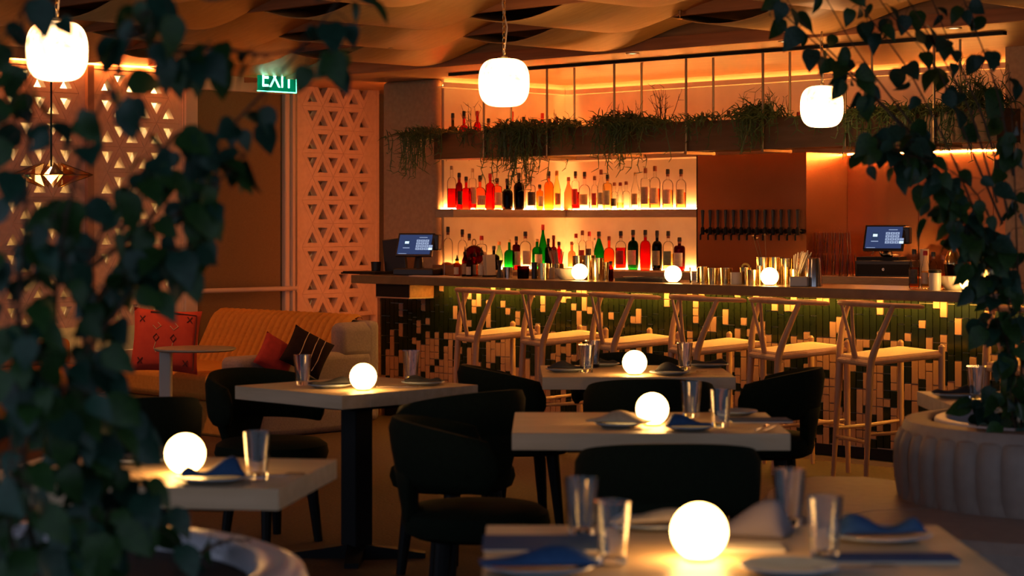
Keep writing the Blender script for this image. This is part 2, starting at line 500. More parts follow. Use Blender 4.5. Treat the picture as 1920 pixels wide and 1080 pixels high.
# tiles
TW = .0495
tiles = []
nx = int((-4.85 - (XL + .035)) / TW)
for i in range(nx):
    x = XL + .035 + i * TW
    z = ZC - .064
    prevc = None
    off = R.choice((.05, .10, .15, .02))
    first = True
    while z > .12:
        t = (z - .12) / (ZC - .18)
        L = off if first else (R.choice((.10, .15, .20)) if z > .80 else R.choice((.05, .05, .10, .10, .15)))
        first = False
        L = min(L, z - .10)
        if L < .02: break
        tz = (z - L / 2)
        pg = .80 if tz > .90 else (.72 if tz > .78 else (.62 if tz > .64 else (.42 if tz > .5 else .27)))
        g = R.random() < pg
        if not g and tz > .62: L = min(L, R.choice((.05, .05, .10)))
        tiles.append((x, z - L, L, g))
        z -= L
def tile_px(t):
    x = t[0]; return -abs(x + 0)
inview = [t for t in tiles if t[0] < -6.15 and t[1] > .28]
inview.sort(key=lambda t: -t[0])
pick = set(id(t) for t in inview[:298])
TM = {}
def tile_mesh(L, g):
    k = (round(L, 3), g)
    if k not in TM:
        b, e = .0012, .004
        W2, y = TW - 2 * b, 0.0
        vs = [(b, 0, b), (TW - b, 0, b), (TW - b, 0, L - b), (b, 0, L - b)]
        fr = [(b + e * .5, -.012, b + e * .5), (TW - b - e * .5, -.012, b + e * .5), (TW - b - e * .5, -.012, L - b - e * .5), (b + e * .5, -.012, L - b - e * .5)]
        mb = MB().add(vs + fr, [(4, 5, 6, 7), (0, 1, 5, 4), (1, 2, 6, 5), (2, 3, 7, 6), (3, 0, 4, 7)])
        TM[k] = mb.mesh('green_tile' if g else 'cream_tile', M_tileg if g else M_tilec, smooth=False)
    return TM[k]
rest = {True: MB(), False: MB()}
for t in tiles:
    x, z, L, g = t
    me = tile_mesh(L, g)
    if id(t) in pick:
        o = link('tile', me, bar, (x - BX, YT + .012 - BY, z))
        o.rotation_euler = (R.uniform(-.012, .012), 0, R.uniform(-.012, .012))
    else:
        rest[g].add([v.co + Vector((x, YT + .012, z)) for v in me.vertices], [tuple(p.vertices) for p in me.polygons])
for g in (True, False):
    tag(bpart(rest[g], 'far_tiles', M_tileg if g else M_tilec), kind='stuff')

# back counter, shelves
o = MB().box(XB + .6, -6.9, 11.5, YB - .015, ZK - .055, ZK).box(XB + .001, XB + .6, 10.66, YB - .015, ZK - .055, ZK).build('back_counter', M_shelf, smooth=False)
t = thing('back_bar_cabinet', 'dark back bar cabinet with a brown worktop behind the counter', 'cabinet', (-9, 11.8, 0))
o.parent = t; o.location = (9, -11.8, 0); o.name = 'worktop'
o = MB().box(XB + .65, -6.9, 11.55, YB - .015, 0, ZK - .056).box(XB + .001, XB + .55, 10.66, 11.54, 0, ZK - .056).build('carcass', M_beam, t, (9, -11.8, 0), smooth=False)
def shelf(label, z, th, dx, dy, x1, cat='shelf'):
    mb = MB().box(XB + .001, XB + dx, 10.645, YB - .001, z - th, z).box(XB + dx, x1, YB - dy, YB - .001, z - th, z)
    return tag(mb.build('bottle_shelf', M_shelf, smooth=False), label, cat)
shelf('middle corner shelf carrying the brightly lit row of bottles', ZM, .062, .20, .20, XTL - .013)
shelf('long upper shelf above the bottles and the copper wall', ZU, .05, .24, .30, -6.9)

# ------------------------------------------------------------------ bottles
LIQ = {'red': (.85, .05, .03), 'crimson': (.50, .02, .03), 'pink': (1.0, .42, .26), 'amber': (1.0, .50, .12), 'clear': (.96, .94, .90),
       'black': (.015, .010, .010), 'green': (.03, .42, .10), 'olive': (.24, .22, .05), 'pale green': (.60, .88, .68), 'orange': (1.0, .25, .05),
       'dark red': (.22, .01, .012), 'straw': (1.0, .78, .42), 'dark green': (.02, .12, .04)}
CAPM = {'black': mat('cap_black', (.012, .011, .012), None, .4), 'red': mat('cap_red', (.45, .018, .012), None, .4), 'brown': mat('cap_brown', (.20, .055, .025), None, .5),
        'cork': mat('cap_cork', (.55, .36, .19), None, .8), 'orange': mat('cap_orange', (.60, .24, .06), None, .5), 'dark red': mat('cap_dark_red', (.16, .015, .015), None, .4)}
LABM = {'cream': mat('label_cream', (.70, .58, .42), (.58, .46, .32), .7, scale=60), 'white': mat('label_white', (.74, .70, .62), (.60, .56, .50), .7, scale=60),
        'dark': mat('label_dark', (.025, .022, .022), (.06, .05, .045), .6, scale=60), 'tan': mat('label_tan', (.50, .36, .20), (.40, .27, .14), .7, scale=60),
        'red': mat('label_red', (.42, .02, .02), (.34, .015, .015), .6, scale=60), 'grey': mat('label_grey', (.36, .34, .26), (.28, .27, .20), .7, scale=60),
        'green': mat('label_green', (.22, .32, .24), (.16, .25, .18), .7, scale=60)}
def liq(c):
    return glass('liquor_' + c.replace(' ', '_'), LIQ[c], .10 if c != 'black' else .16)
def bottle(name, label, cat, group, loc, hgt, wid, kind, col, cap, lab=None, fill=1.0, front=-PI / 2, n=18, parent=None):
    """kind: std, round, slim, square (shoulder height, neck width and neck length differ)"""
    Rb = wid / 2
    sh, nk, nr = {'std': (.60, .74, .30), 'round': (.50, .66, .26), 'slim': (.52, .80, .32), 'square': (.66, .76, .30), 'decant': (.42, .62, .22)}[kind]
    rn = max(Rb * nr, .011)
    z1, z2 = hgt * sh, hgt * nk
    prof = [(.0, .004), (Rb * .8, .0), (Rb, .008)]
    if kind == 'round': prof += [(Rb * 1.02, z1 * .5), (Rb, z1 * .85)]
    prof += [(Rb, z1)]
    for q in (.25, .5, .75, 1.0):
        a = q * PI / 2
        if kind == 'slim': prof.append((Rb + (rn - Rb) * q, z1 + (z2 - z1) * q))
        elif kind in ('square',): prof.append((rn + (Rb - rn) * math.cos(a) ** .6 if q < 1 else rn, z1 + (z2 - z1) * math.sin(a)))
        else: prof.append((rn + (Rb - rn) * (math.cos(a) if q < 1 else 0), z1 + (z2 - z1) * math.sin(a) * (.9 + .1 * q)))
    ct = hgt * (.885 if cap != 'cork' else .92)
    prof.append((rn, ct))
    t = thing(name, label, cat, loc, 0, group)
    gcol = col if fill >= 1.0 else ('clear' if col not in ('green',) else 'pale green')
    MB().lathe(prof, n).build('glass_body', liq(gcol) if gcol != 'clear' else G_clear, t)
    if fill < 1.0:
        zf = z1 * fill
        MB().lathe([(0, .009), (Rb * .9, .009), (Rb * .93, .02), (Rb * .93, zf), (0, zf)], n).build('liquor', liq(col), t)
    cr = rn * (1.25 if cap != 'cork' else 1.1)
    MB().lathe([(cr, ct - hgt * .01), (cr * 1.02, ct + .004), (cr * .98, hgt - .004), (cr * .8, hgt), (0, hgt)], 14).build('cap', CAPM[cap], t)
    if cap == 'black': MB().lathe([(rn * 1.06, ct - hgt * .07), (rn * 1.1, ct - hgt * .011)], 14).build('neck_foil', CAPM['black' if col == 'black' else 'brown'], t)
    if lab:
        za, zb = hgt * .13, z1 * .82
        MB().lathe([(Rb * 1.012, za), (Rb * 1.012, zb)], 14, a0=front - 1.25, a1=front + 1.25).build('label', LABM[lab], t)
    return t
def place(px, shelf_z, back=0.0):
    """spot on the L shaped shelf under pixel column px"""
    dep = .10 + (0.0 if shelf_z != ZK else .03)
    if px < 1062:
        X = XB + dep - back
        Y, d = on_X(px, X)
        return (X, Y, shelf_z), d, 0.0
    Y = YB - dep + back
    X, d = on_Y(px, Y)
    return (X, Y, shelf_z), d, -PI / 2
def row(data, z, base_py, where, group):
    data = sorted(data, key=lambda b: b[0])
    put = []
    for i, (px, top, wpx, kind, col, cap, lab, fill, back) in enumerate(data):
        for k in range(40):
            b_ = back if k == 0 else max(-.055, min(.05, back + (.012 * ((k + 1) // 2) * (1 if k % 2 else -1))))
            loc, d, fr = place(px, z, b_)
            r0 = min(max(wpx * d / F * 1.12, .046), .092) / 2 * (1.0 if k < 20 else .86)
            if all((loc[0] - q[0]) ** 2 + (loc[1] - q[1]) ** 2 > (r0 + q[2] + .002) ** 2 for q in put): break
        put.append((loc[0], loc[1], r0))
        hgt = zz(top, d) - z
        hgt = min(max(hgt, .13), .40)
        wid = 2 * r0
        desc = '%s bottle with %s cap%s, %s from left on %s' % (col, cap, (' and %s label' % lab) if lab else '', ORD[i], where)
        bottle('liquor_bottle', desc, 'bottle', group, loc, hgt, wid, kind, col, cap, lab, fill, fr)
mid = [
 (847, 311, 15, 'std', 'red', 'cork', None, .8, 0), (861, 324, 11, 'std', 'crimson', 'black', 'dark', 1, -.03), (874, 331, 18, 'round', 'red', 'black', None, 1, 0),
 (886, 316, 13, 'square', 'red', 'cork', 'cream', .8, -.05), (900, 329, 19, 'round', 'pink', 'black', 'cream', 1, 0), (919, 325, 16, 'std', 'red', 'red', None, 1, -.02),
 (932, 334, 17, 'square', 'pink', 'black', 'cream', 1, 0), (951, 335, 19, 'round', 'black', 'black', None, 1, 0), (973, 324, 18, 'std', 'black', 'black', None, 1, 0),
 (994, 332, 18, 'square', 'clear', 'red', 'dark', .3, 0), (1012, 346, 12, 'square', 'amber', 'black', 'cream', 1, 0), (1029, 321, 16, 'std', 'amber', 'black', None, 1, 0),
 (1044, 320, 13, 'slim', 'straw', 'orange', 'tan', 1, 0), (1066, 332, 15, 'slim', 'pink', 'brown', None, 1, 0), (1079, 321, 13, 'square', 'crimson', 'black', 'red', .7, .0),
 (1096, 322, 20, 'round', 'clear', 'black', 'tan', .4, 0), (1115, 330, 11, 'std', 'straw', 'brown', 'red', .6, 0), (1127, 318, 13, 'slim', 'clear', 'brown', 'grey', .4, -.02),
 (1139, 327, 16, 'square', 'straw', 'black', 'grey', 1, 0), (1152, 342, 13, 'round', 'clear', 'brown', 'dark', .4, .02), (1163, 342, 12, 'slim', 'straw', 'dark red', None, .5, -.02),
 (1174, 340, 14, 'round', 'clear', 'brown', None, .4, 0), (1191, 323, 14, 'slim', 'clear', 'cork', 'tan', .6, 0), (1210, 315, 16, 'square', 'straw', 'brown', 'grey', .4, 0),
 (1228, 311, 18, 'std', 'pink', 'brown', 'cream', .8, 0), (1252, 317, 18, 'std', 'straw', 'black', 'cream', .8, 0), (1277, 317, 17, 'std', 'pink', 'black', 'tan', .7, 0)]
row(mid, ZM, 391, 'the middle bar shelf', 'bottles on the middle bar shelf')
low = [
 (840, 425, 16, 'std', 'clear', 'black', None, .3, 0), (867, 430, 15, 'std', 'clear', 'black', None, .3, 0), (880, 438, 13, 'slim', 'clear', 'black', 'red', .3, -.04),
 (903, 442, 18, 'square', 'clear', 'red', 'cream', .3, 0), (926, 461, 19, 'round', 'black', 'black', None, 1, .02), (936, 453, 13, 'slim', 'pale green', 'orange', None, 1, -.03),
 (955, 449, 18, 'round', 'green', 'cork', None, 1, 0), (968, 443, 13, 'square', 'dark red', 'black', 'white', 1, -.02), (985, 434, 19, 'std', 'clear', 'black', 'white', .5, 0),
 (1007, 448, 17, 'std', 'green', 'cork', 'white', 1, .02), (1018, 421, 14, 'slim', 'green', 'red', None, 1, -.05), (1028, 447, 12, 'std', 'black', 'black', None, 1, .03),
 (1038, 441, 13, 'round', 'dark red', 'dark red', None, 1, -.02), (1048, 453, 12, 'std', 'crimson', 'black', None, 1, .03), (1072, 453, 13, 'round', 'pink', 'brown', None, 1, .04),
 (1080, 438, 12, 'std', 'clear', 'red', None, .4, -.03), (1092, 432, 13, 'std', 'clear', 'brown', 'red', .5, 0), (1105, 434, 13, 'square', 'crimson', 'red', 'dark', .5, .02),
 (1123, 434, 17, 'slim', 'green', 'black', None, 1, 0), (1142, 443, 18, 'round', 'orange', 'brown', None, 1, 0), (1164, 433, 18, 'std', 'red', 'black', 'red', .95, 0),
 (1187, 431, 18, 'std', 'dark green', 'black', 'cream', 1, 0), (1210, 431, 18, 'std', 'red', 'black', None, 1, 0), (1232, 432, 17, 'std', 'black', 'black', 'grey', 1, 0),
 (1253, 433, 18, 'std', 'straw', 'black', 'green', .7, 0), (1274, 445, 19, 'square', 'dark red', 'black', 'white', 1, 0)]
row(low, ZK, 507, 'the back counter', 'bottles on the back counter')
top = [
 (849, 212, 18, 'round', 'olive', 'black', None, 1, 0), (870, 208, 18, 'round', 'red', 'black', None, 1, 0), (895, 208, 13, 'std', 'red', 'red', None, 1, 0), (916, 222, 11, 'std', 'amber', 'black', None, 1, 0),
 (937, 223, 18, 'round', 'olive', 'orange', None, 1, 0), (960, 209, 17, 'round', 'red', 'red', None, 1, 0), (982, 219, 11, 'std', 'green', 'black', None, 1, 0), (1017, 212, 14, 'round', 'pink', 'red', None, 1, 0),
 (1031, 223, 11, 'std', 'amber', 'black', None, 1, 0), (1044, 219, 11, 'std', 'crimson', 'dark red', None, 1, 0), (1066, 223, 12, 'std', 'straw', 'black', None, 1, 0), (1114, 216, 14, 'std', 'amber', 'dark red', None, 1, 0),
 (1160, 207, 13, 'slim', 'clear', 'brown', None, .5, 0), (1228, 222, 13, 'std', 'red', 'red', None, 1, 0), (1288, 212, 13, 'std', 'amber', 'dark red', None, 1, 0), (1317, 211, 13, 'std', 'straw', 'black', None, 1, 0),
 (1366, 207, 15, 'std', 'clear', 'black', None, .5, 0), (1412, 214, 15, 'std', 'amber', 'black', None, 1, 0), (1480, 212, 13, 'std', 'clear', 'black', None, .5, 0), (1497, 210, 13, 'std', 'amber', 'dark red', None, 1, 0)]
row(top, ZU, 283, 'the top shelf', 'bottles on the top shelf')

# ------------------------------------------------------------------ hanging trough, rods, trailing plants
YP = 10.36
XPL, XPR = -11.19, -6.36
tr = thing('hanging_planter', 'long bronze planter trough hung above the bar on thin rods', 'planter', (-8.8, YP + .13, 1.937))
def tpart(mb, name, m, **k):
    o = mb.build(name, m, None, **k); o.parent = tr; o.matrix_parent_inverse = Matrix.Translation((8.8, -YP - .13, -1.937)); return o
tpart(MB().box(XPL, XPR, YP, YP + .26, 1.937, 1.945).box(XPL, XPR, YP, YP + .01, 1.945, 2.135).box(XPL, XPR, YP + .25, YP + .26, 1.945, 2.135)
      .box(XPL, XPL + .01, YP + .01, YP + .25, 1.945, 2.135).box(XPR - .01, XPR, YP + .01, YP + .25, 1.945, 2.135), 'trough', M_trough, smooth=False)
tpart(MB().box(XPL + .01, XPR - .01, YP + .01, YP + .25, 2.05, 2.115), 'soil', M_soil, smooth=False)
for k in range(7):
    x = -10.64 + .643 * k
    tpart(MB().lathe([(.0085, 1.915), (.0085, ZS)], 10, TZ(x, YP - .012, 0)), 'front_rod', M_bronze)
    tpart(MB().lathe([(.0085, 1.915), (.0085, ZS)], 10, TZ(x, YP + .272, 0)), 'back_rod', M_brass)
    tpart(MB().box(x - .012, x + .012, YP - .02, YP + .28, 1.918, 1.934), 'cross_bar', M_bronze, smooth=False)
tpart(MB().box(-11.0, -6.3, YP - .03, YP + .01, ZS - .022, ZS - .001), 'ceiling_channel', M_black, smooth=False)

def trailing(label, px, halfw, hang, up, n, seed, col=M_leaff, stiff=0, name='trailing_plant'):
    """a clump of thin jointed stems that rise, arch over the trough edge and hang"""
    rnd = random.Random(seed)
    cx, d = on_Y(px, YP + .12)
    wx = halfw * d / F / .72
    mb = MB()
    for i in range(n if stiff == 1.0 else int(n * .62)):
        x = cx + max(-1.3, min(1.3, rnd.gauss(0, .55))) * wx
        y = YP + rnd.uniform(.02, .20)
        p = Vector((x, y, 2.10))
        pts = [p.copy()]
        if rnd.random() < stiff:
            dirx, diry = rnd.uniform(-.35, .35), rnd.uniform(-.3, .3)
            L = up * rnd.uniform(.5, 1.0)
            for s in range(4):
                p = p + Vector((dirx * L / 4 + rnd.uniform(-.01, .01), diry * L / 4, L / 4))
                pts.append(p.copy())
            mb.tube(pts, [.0032, .0028, .0024, .002, .001], 3)
            for q in range(3):
                b = pts[rnd.randrange(2, 5)]
                e = b + Vector((rnd.uniform(-.06, .06), rnd.uniform(-.05, .05), rnd.uniform(-.005, .05)))
                mb.tube([b, e], [.002, .001], 3)
            continue
        u = rnd.random() ** 1.4
        h = hang * u
        rise = up * rnd.uniform(.15, .5)
        front = -1 if rnd.random() < .86 else 1
        edge = (YP - .02 - rnd.uniform(0, .05)) if front < 0 else YP + .29
        sx = rnd.uniform(-.12, .12)
        segs = [(0.25, (edge - y) * .3, rise), (0.35, (edge - y) * .35, rise * .2), (.4, (edge - y) * .45, -rise * .6)]
        for q, dy, dz in segs:
            p = p + Vector((sx * q, dy, dz)); pts.append(p.copy())
        k = max(2, int(h / .045))
        for s in range(k):
            p = p + Vector((rnd.uniform(-.018, .018), rnd.uniform(-.014, .010), -h / k * rnd.uniform(.8, 1.15))); pts.append(p.copy())
            for _q in range(2):
                if rnd.random() < .6:
                    e = p + Vector((rnd.uniform(-.055, .055), rnd.uniform(-.05, .02), rnd.uniform(-.05, .02)))
                    mb.tube([p, e], [.0036, .0018], 3)
        mb.tube(pts, [.0038] * (len(pts) - 1) + [.0016], 3)
        for q in range(5):
            b = pts[rnd.randrange(1, 4)]
            e = b + Vector((rnd.uniform(-.075, .075), rnd.uniform(-.07, .03), rnd.uniform(-.045, .055)))
            mb.tube([b, (b + e) / 2 + Vector((0, 0, .012)), e], [.0042, .004, .0012], 3)
    o = mb.build(name, col, None, Vector((0, 0, 0)))
    ctr = Vector((cx, YP + .12, 2.10))
    o.data.transform(Matrix.Translation(-ctr)); o.location = ctr
    return tag(o, label, 'plant', 'plants in the hanging trough')
CL = [('bushy dark green plant hanging over the left end of the trough', 806, 30, .34, .10, 120, .10), ('small clump trailing beside the trough end near the olive bottle', 846, 12, .22, .09, 34, .12),
      ('small sparse plant left of the first trough rod', 893, 16, .12, .07, 22, .15), ('wide plant with long stems hanging before the middle shelf bottles', 992, 46, .44, .14, 210, .12),
      ('wispy plant with shorter stems right of the longest trailing plant', 1072, 28, .18, .15, 60, .16), ('lush plant with tumbling stems right of the third front rod', 1182, 38, .34, .18, 160, .14),
      ('low bright green plant left of the fourth front rod', 1247, 20, .08, .09, 46, .05), ('curly plant with a few long drooping stems right of the fourth rod', 1338, 34, .28, .12, 36, .2),
      ('bushy plant with a tall spiky top by the fifth rod', 1440, 30, .25, .22, 120, .32), ('thin sparse plant half hidden behind the right alabaster pendant', 1560, 36, .12, .09, 26, .12),
      ('dark plant behind the right climber leaves, left one', 1665, 36, .22, .12, 70, .15), ('dark plant behind the right climber leaves, right one', 1760, 40, .26, .12, 100, .15),
      ('dense plant with dry twigs at the right end of the trough', 1838, 34, .34, .34, 120, .45)]
for i, (lb, px, hw, hg, up, n, st) in enumerate(CL):
    trailing(lb, px, hw, hg, up, n, 40 + i, stiff=st)
trailing('upright reed tuft standing between the third and fourth front rods', 1243, 12, .1, .30, 12, 91, M_stem, 1.0, 'reed_tuft')
trailing('upright reed tuft behind the red bottles at the left trough end', 886, 8, .1, .26, 8, 92, M_stem, 1.0, 'reed_tuft')

# ------------------------------------------------------------------ taps
x0, _ = on_Y(1319, 11.55); x1, _ = on_Y(1497, 11.55)
def tap(label, x):
    t = thing('beer_tap', label, 'tap', (x, 11.6, 1.40), 0, 'beer taps on the copper box')
    MB().lathe([(.018, 0), (.018, .012), (.009, .014), (.009, .05)], 12, RX(PI / 2)).build('shank', M_black, t)
    MB().lathe([(.0, -.028), (.013, -.026), (.015, -.01), (.015, .018), (.010, .03), (0, .031)], 12, TZ(0, -.06, 0)).build('faucet', M_black, t)
    MB().tube([(0, -.06, -.01), (0, -.085, -.03), (0, -.085, -.065)], [.008, .007, .007], 8).build('spout', M_black, t)
    MB().lathe([(.007, .03), (.009, .05), (.013, .13), (.0145, .15), (.010, .156), (0, .157)], 12, TZ(0, -.06, 0)).build('handle', M_blackpl, t)
    return t
tp = None
for i in range(13):
    x = x0 + (x1 - x0) * i / 12
    lb = 'black beer tap on the copper box, %s from left' % ORD[i]
    if tp is None: tp = tap(lb, x)
    else: copy_tree(tp, lb, (x, 11.6, 1.40))

# ------------------------------------------------------------------ point of sale screens
E_scr = emit('screen_blue', (.050, .075, .20), .48)
E_key = emit('screen_keys', (.42, .52, .78), .55)
E_keyl = emit('screen_key_light', (.62, .80, 1.0), 1.0)
def pos(label, loc, rz, wid, hgt, drawer):
    t = thing('pos_terminal', label, 'till', loc, rz)
    tilt = RX(math.radians(-22))
    zc = .225 if not drawer else .265
    base = TZ(0, 0, zc) @ tilt
    MB().cbox((0, 0, 0), (wid, .022, hgt), base).build('monitor', M_blackpl, t, smooth=False, bevel=.004)
    f = MB().cbox((0, -.0125, 0), (wid - .03, .001, hgt - .03), base).build('screen', E_scr, t, smooth=False)
    ys = -.0135
    kw, kh = wid * .105, hgt * .095
    for r_ in range(4):
        for c_ in range(3):
            kx = wid * .09 + (c_) * kw * 1.12; kz = hgt * .16 - r_ * kh * 1.22
            MB().cbox((kx, ys, kz), (kw, .001, kh), base).build('key', E_key, f, smooth=False)
            MB().cbox((kx, ys - .001, kz), (kw * .25, .001, kh * .3), base).build('digit', E_scr, f, smooth=False)
    kx = wid * .09 + 3 * kw * 1.12
    MB().cbox((kx, ys, hgt * .16 - 2 * kh * 1.22), (kw, .001, kh), base).build('key', E_key, f, smooth=False)
    MB().cbox((kx, ys, hgt * .16 - 3 * kh * 1.22), (kw, .001, kh), base).build('enter_key', E_keyl, f, smooth=False)
    MB().cbox((wid * .21, ys, hgt * .30), (wid * .22, .001, hgt * .025), base).build('title_line', E_key, f, smooth=False)
    MB().cbox((-wid * .22, ys, hgt * .05), (wid * .16, .001, hgt * .30), base).build('login_card', emit('screen_card', (.03, .05, .11), .7), f, smooth=False)
    MB().cbox((-wid * .22, ys - .001, hgt * .08), (wid * .11, .001, hgt * .10), base).build('logo_mark', E_keyl, f, smooth=False)
    MB().cbox((-wid * .22, ys, -hgt * .15), (wid * .18, .001, hgt * .03), base).build('name_line', E_key, f, smooth=False)
    MB().cbox((-wid * .30, ys, -hgt * .40), (wid * .22, .001, hgt * .02), base).build('footer_line', E_key, f, smooth=False)
    MB().tube([(0, .03, zc - .03), (0, .06, zc - .09), (0, .05, .02 if not drawer else .145)], [.035, .03, .045], 10).build('neck', M_blackpl, t)
    MB().cbox((wid * .52, .045, zc + .02), (.05, .07, .12), RZ(0)).build('card_reader', M_blackpl, t, smooth=False, bevel=.01)
    if drawer:
        MB().box(-.20, .20, -.02, .33, 0, .11).build('cash_drawer', M_blackpl, t, smooth=False, bevel=.004)
        MB().box(-.19, .19, -.026, -.021, .01, .085).build('drawer_front', M_black, t, smooth=False, bevel=.002)
        MB().lathe([(.010, 0), (.010, .006)], 12, TZ(0, -.026, .05) @ RX(PI / 2)).build('drawer_lock', M_steel, t)
        MB().box(-.20, .10, .0, .20, .111, .135).build('cable_tray', M_black, t, smooth=False)
    else:
        MB().box(-.16, .17, -.06, .18, 0, .05).build('base', M_blackpl, t, smooth=False, bevel=.008)
    return t
X, d = on_Y(779, 10.18)
pos('lit blue keypad till screen on the left end of the bar counter', (X, 10.18, ZC), math.radians(22), .30, .185, False)
X, d = on_Y(1652, 11.66)
pos('lit blue keypad till screen above a black cash drawer beside stacked glasses', (X, 11.70, ZK), math.radians(18), .285, .19, True)

# ================================================================== SMALL THINGS ON THE BAR
def spot(px, Y, z=ZC):
    X, d = on_Y(px, Y)
    return (X, Y, z), d
def lathe_thing(name, label, cat, loc, prof, m, group=None, n=20, close=False):
    return tag(MB().lathe(prof, n, close=close).build(name, m, None, loc), label, cat, group)
def cup_prof(r0, r1, h, t=.002): return [(0, .0), (r0, .0), (r1, h), (r1 - t, h), (r0 - t, .004), (0, .004)]

# round glowing lamps
def globe(label, loc, dia):
    t = thing('globe_lamp', label, 'lamp', loc, 0, 'round glowing table lamps')
    r = dia / 2
    prof = []
    for j in range(15):
        a = PI * (.16 + .84 * j / 14)
        prof.append((max(r * math.sin(a), 0), -r * math.cos(a)))
    zb = prof[0][1]
    prof = [(0, zb)] + prof
    prof[-1] = (0, r)
    MB().lathe(prof, 28, TZ(0, 0, -zb + .008)).build('glass_globe', E_globe, t)
    MB().lathe([(0, 0), (r * .52, 0), (r * .52, .007), (0, .007)], 24).build('base', M_brass, t)
    return t
for px, lb in ((1087, 'small glowing globe lamp on the bar counter beside a ribbed bowl'), (1262, 'small glowing globe lamp on the bar counter before the black tray'),
               (1443, 'small glowing globe lamp on the bar counter beside the tall gold mixing tins'), (1817, 'small glowing globe lamp on the bar counter beside the bread bowl')):
    loc, d = spot(px, 10.05)
    globe(lb, loc, .112)

# left end: mat, menus, fruit, receipt spike, dashers
X0, _ = on_Y(667, 10.25); X1, _ = on_Y(735, 10.25)
tag(MB().box(-.20, .20, -.13, .13, 0, .012).box(-.19, .19, -.12, .12, .012, .02).build('menu_stack', M_black, None, ((X0 + X1) / 2, 10.22, ZC), 0, smooth=False, bevel=.002), 'flat black menus stacked at the left end of the bar', 'menus')
loc, d = spot(745, 10.42)
tag(MB().box(-.10, .09, -.02, .02, 0, .27, Matrix.Shear('XZ', 4, (.0, 0)) if False else RY(-.10)).build('menu_holder', M_blackpl, None, loc, .3, smooth=False, bevel=.006), 'upright black menu holder behind the left till screen', 'menu holder')
loc, d = spot(705, 10.30)
tag(MB().lathe(cup_prof(.035, .04, .07), 18).build('pen_cup', M_blackpl, None, (loc[0], loc[1], ZC + .021)), 'black pen cup left of the left till screen', 'cup')
loc, d = spot(856, 10.44)
t = thing('fruit_crate', 'dark crate of orange fruit right of the left till screen', 'crate', loc)
MB().box(-.17, .17, -.09, .09, 0, .01).box(-.17, -.16, -.09, .09, .01, .075).box(.16, .17, -.09, .09, .01, .075).box(-.16, .16, -.09, -.08, .01, .075).box(-.16, .16, .08, .09, .01, .075).build('crate', M_beam, t, smooth=False)
for i, (x, y, z, r) in enumerate(((-.105, 0, .085, .052), (.0, .0, .09, .050), (.105, .0, .07, .052))):
    o = MB().sphere((0, 0, 0), r, 16, 10, sz=.82).build('squash', M_orange, None, (loc[0] + x, loc[1] + y, ZC + .01 + r * .82))
    tag(o, ('left', 'middle', 'right')[i] + ' orange red squash in the dark crate on the bar', 'squash', 'squashes on the bar')
loc, d = spot(833, 10.06)
t = thing('receipt_spike', 'thin receipt spike on a small disc before the orange squashes', 'spike', loc)
MB().lathe([(0, 0), (.04, 0), (.036, .008), (0, .012)], 20).build('disc', M_brass, t)
MB().tube([(0, 0, .01), (0, 0, .165)], [.0022, .001], 6).build('pin', M_steel, t)
loc, d = spot(800, 10.0)
tag(MB().box(-.20, .28, -.04, .04, 0, .006).build('paper_pad', M_paper, None, (loc[0] + .05, loc[1], ZC), 0, smooth=False), 'thin papers lying before the left till screen', 'paper')
for i, (px, top) in enumerate(((857, 478), (872, 462), (880, 475), (890, 466), (903, 463), (912, 480))):
    loc, d = spot(px, 10.24 + .05 * (i % 2))
    h = zz(top, d) - ZC
    t = thing('dasher_bottle', 'small bitters bottle with pouring spout, %s from left in the dasher row' % ORD[i], 'bottle', loc, 0, 'bitters bottles on the bar')
    MB().lathe([(0, 0), (.022, 0), (.024, .01), (.024, h * .52), (.012, h * .66), (.011, h * .74)], 14).build('glass_body', liq(('amber', 'dark red', 'olive', 'amber', 'clear', 'dark red')[i]) if i != 4 else G_clear, t)
    MB().lathe([(.013, h * .72), (.014, h * .80), (.006, h * .84), (.002, h), (0, h)], 10).build('spout', M_black, t)
    MB().lathe([(.0246, .012), (.0246, h * .42)], 12, a0=-PI / 2 - 1.3, a1=-PI / 2 + 1.3).build('label', LABM['tan' if i % 2 else 'cream'], t)
loc, d = spot(889, 10.44)
t = thing('round_flask', 'round dark flask with a ring stopper behind the dasher bottles', 'flask', loc)
MB().sphere((0, 0, .15), .075, 20, 12).build('belly', liq('dark red'), t)
MB().lathe([(.04, 0), (.045, .01), (.03, .03), (.02, .09)], 16).build('foot', M_bronze, t)
MB().tube([(.02 * math.cos(a), 0, .245 + .024 * math.sin(a)) for a in [2 * PI * k / 14 for k in range(15)]], .004, 6).build('ring', M_bronze, t)
loc, d = spot(919, 10.25)
t = thing('menu_rack', 'pale cards standing in a small rack by the jigger', 'menu cards', loc)
for k in range(3):
    MB().cbox((k * .012 - .012, 0, .085), (.003, .09, .15), RY(-.12 + .03 * k)).build('card', M_paper, t, smooth=False)
MB().box(-.03, .03, -.05, .05, 0, .012).build('rack_base', M_black, t, smooth=False)
loc, d = spot(937, 10.12)
lathe_thing('jigger', 'black hourglass jigger standing on the bar', 'jigger', loc, [(0, .002), (.026, 0), (.010, .07), (.010, .075), (.022, .125), (.020, .125), (.006, .078), (0, .078)], M_blackpl)
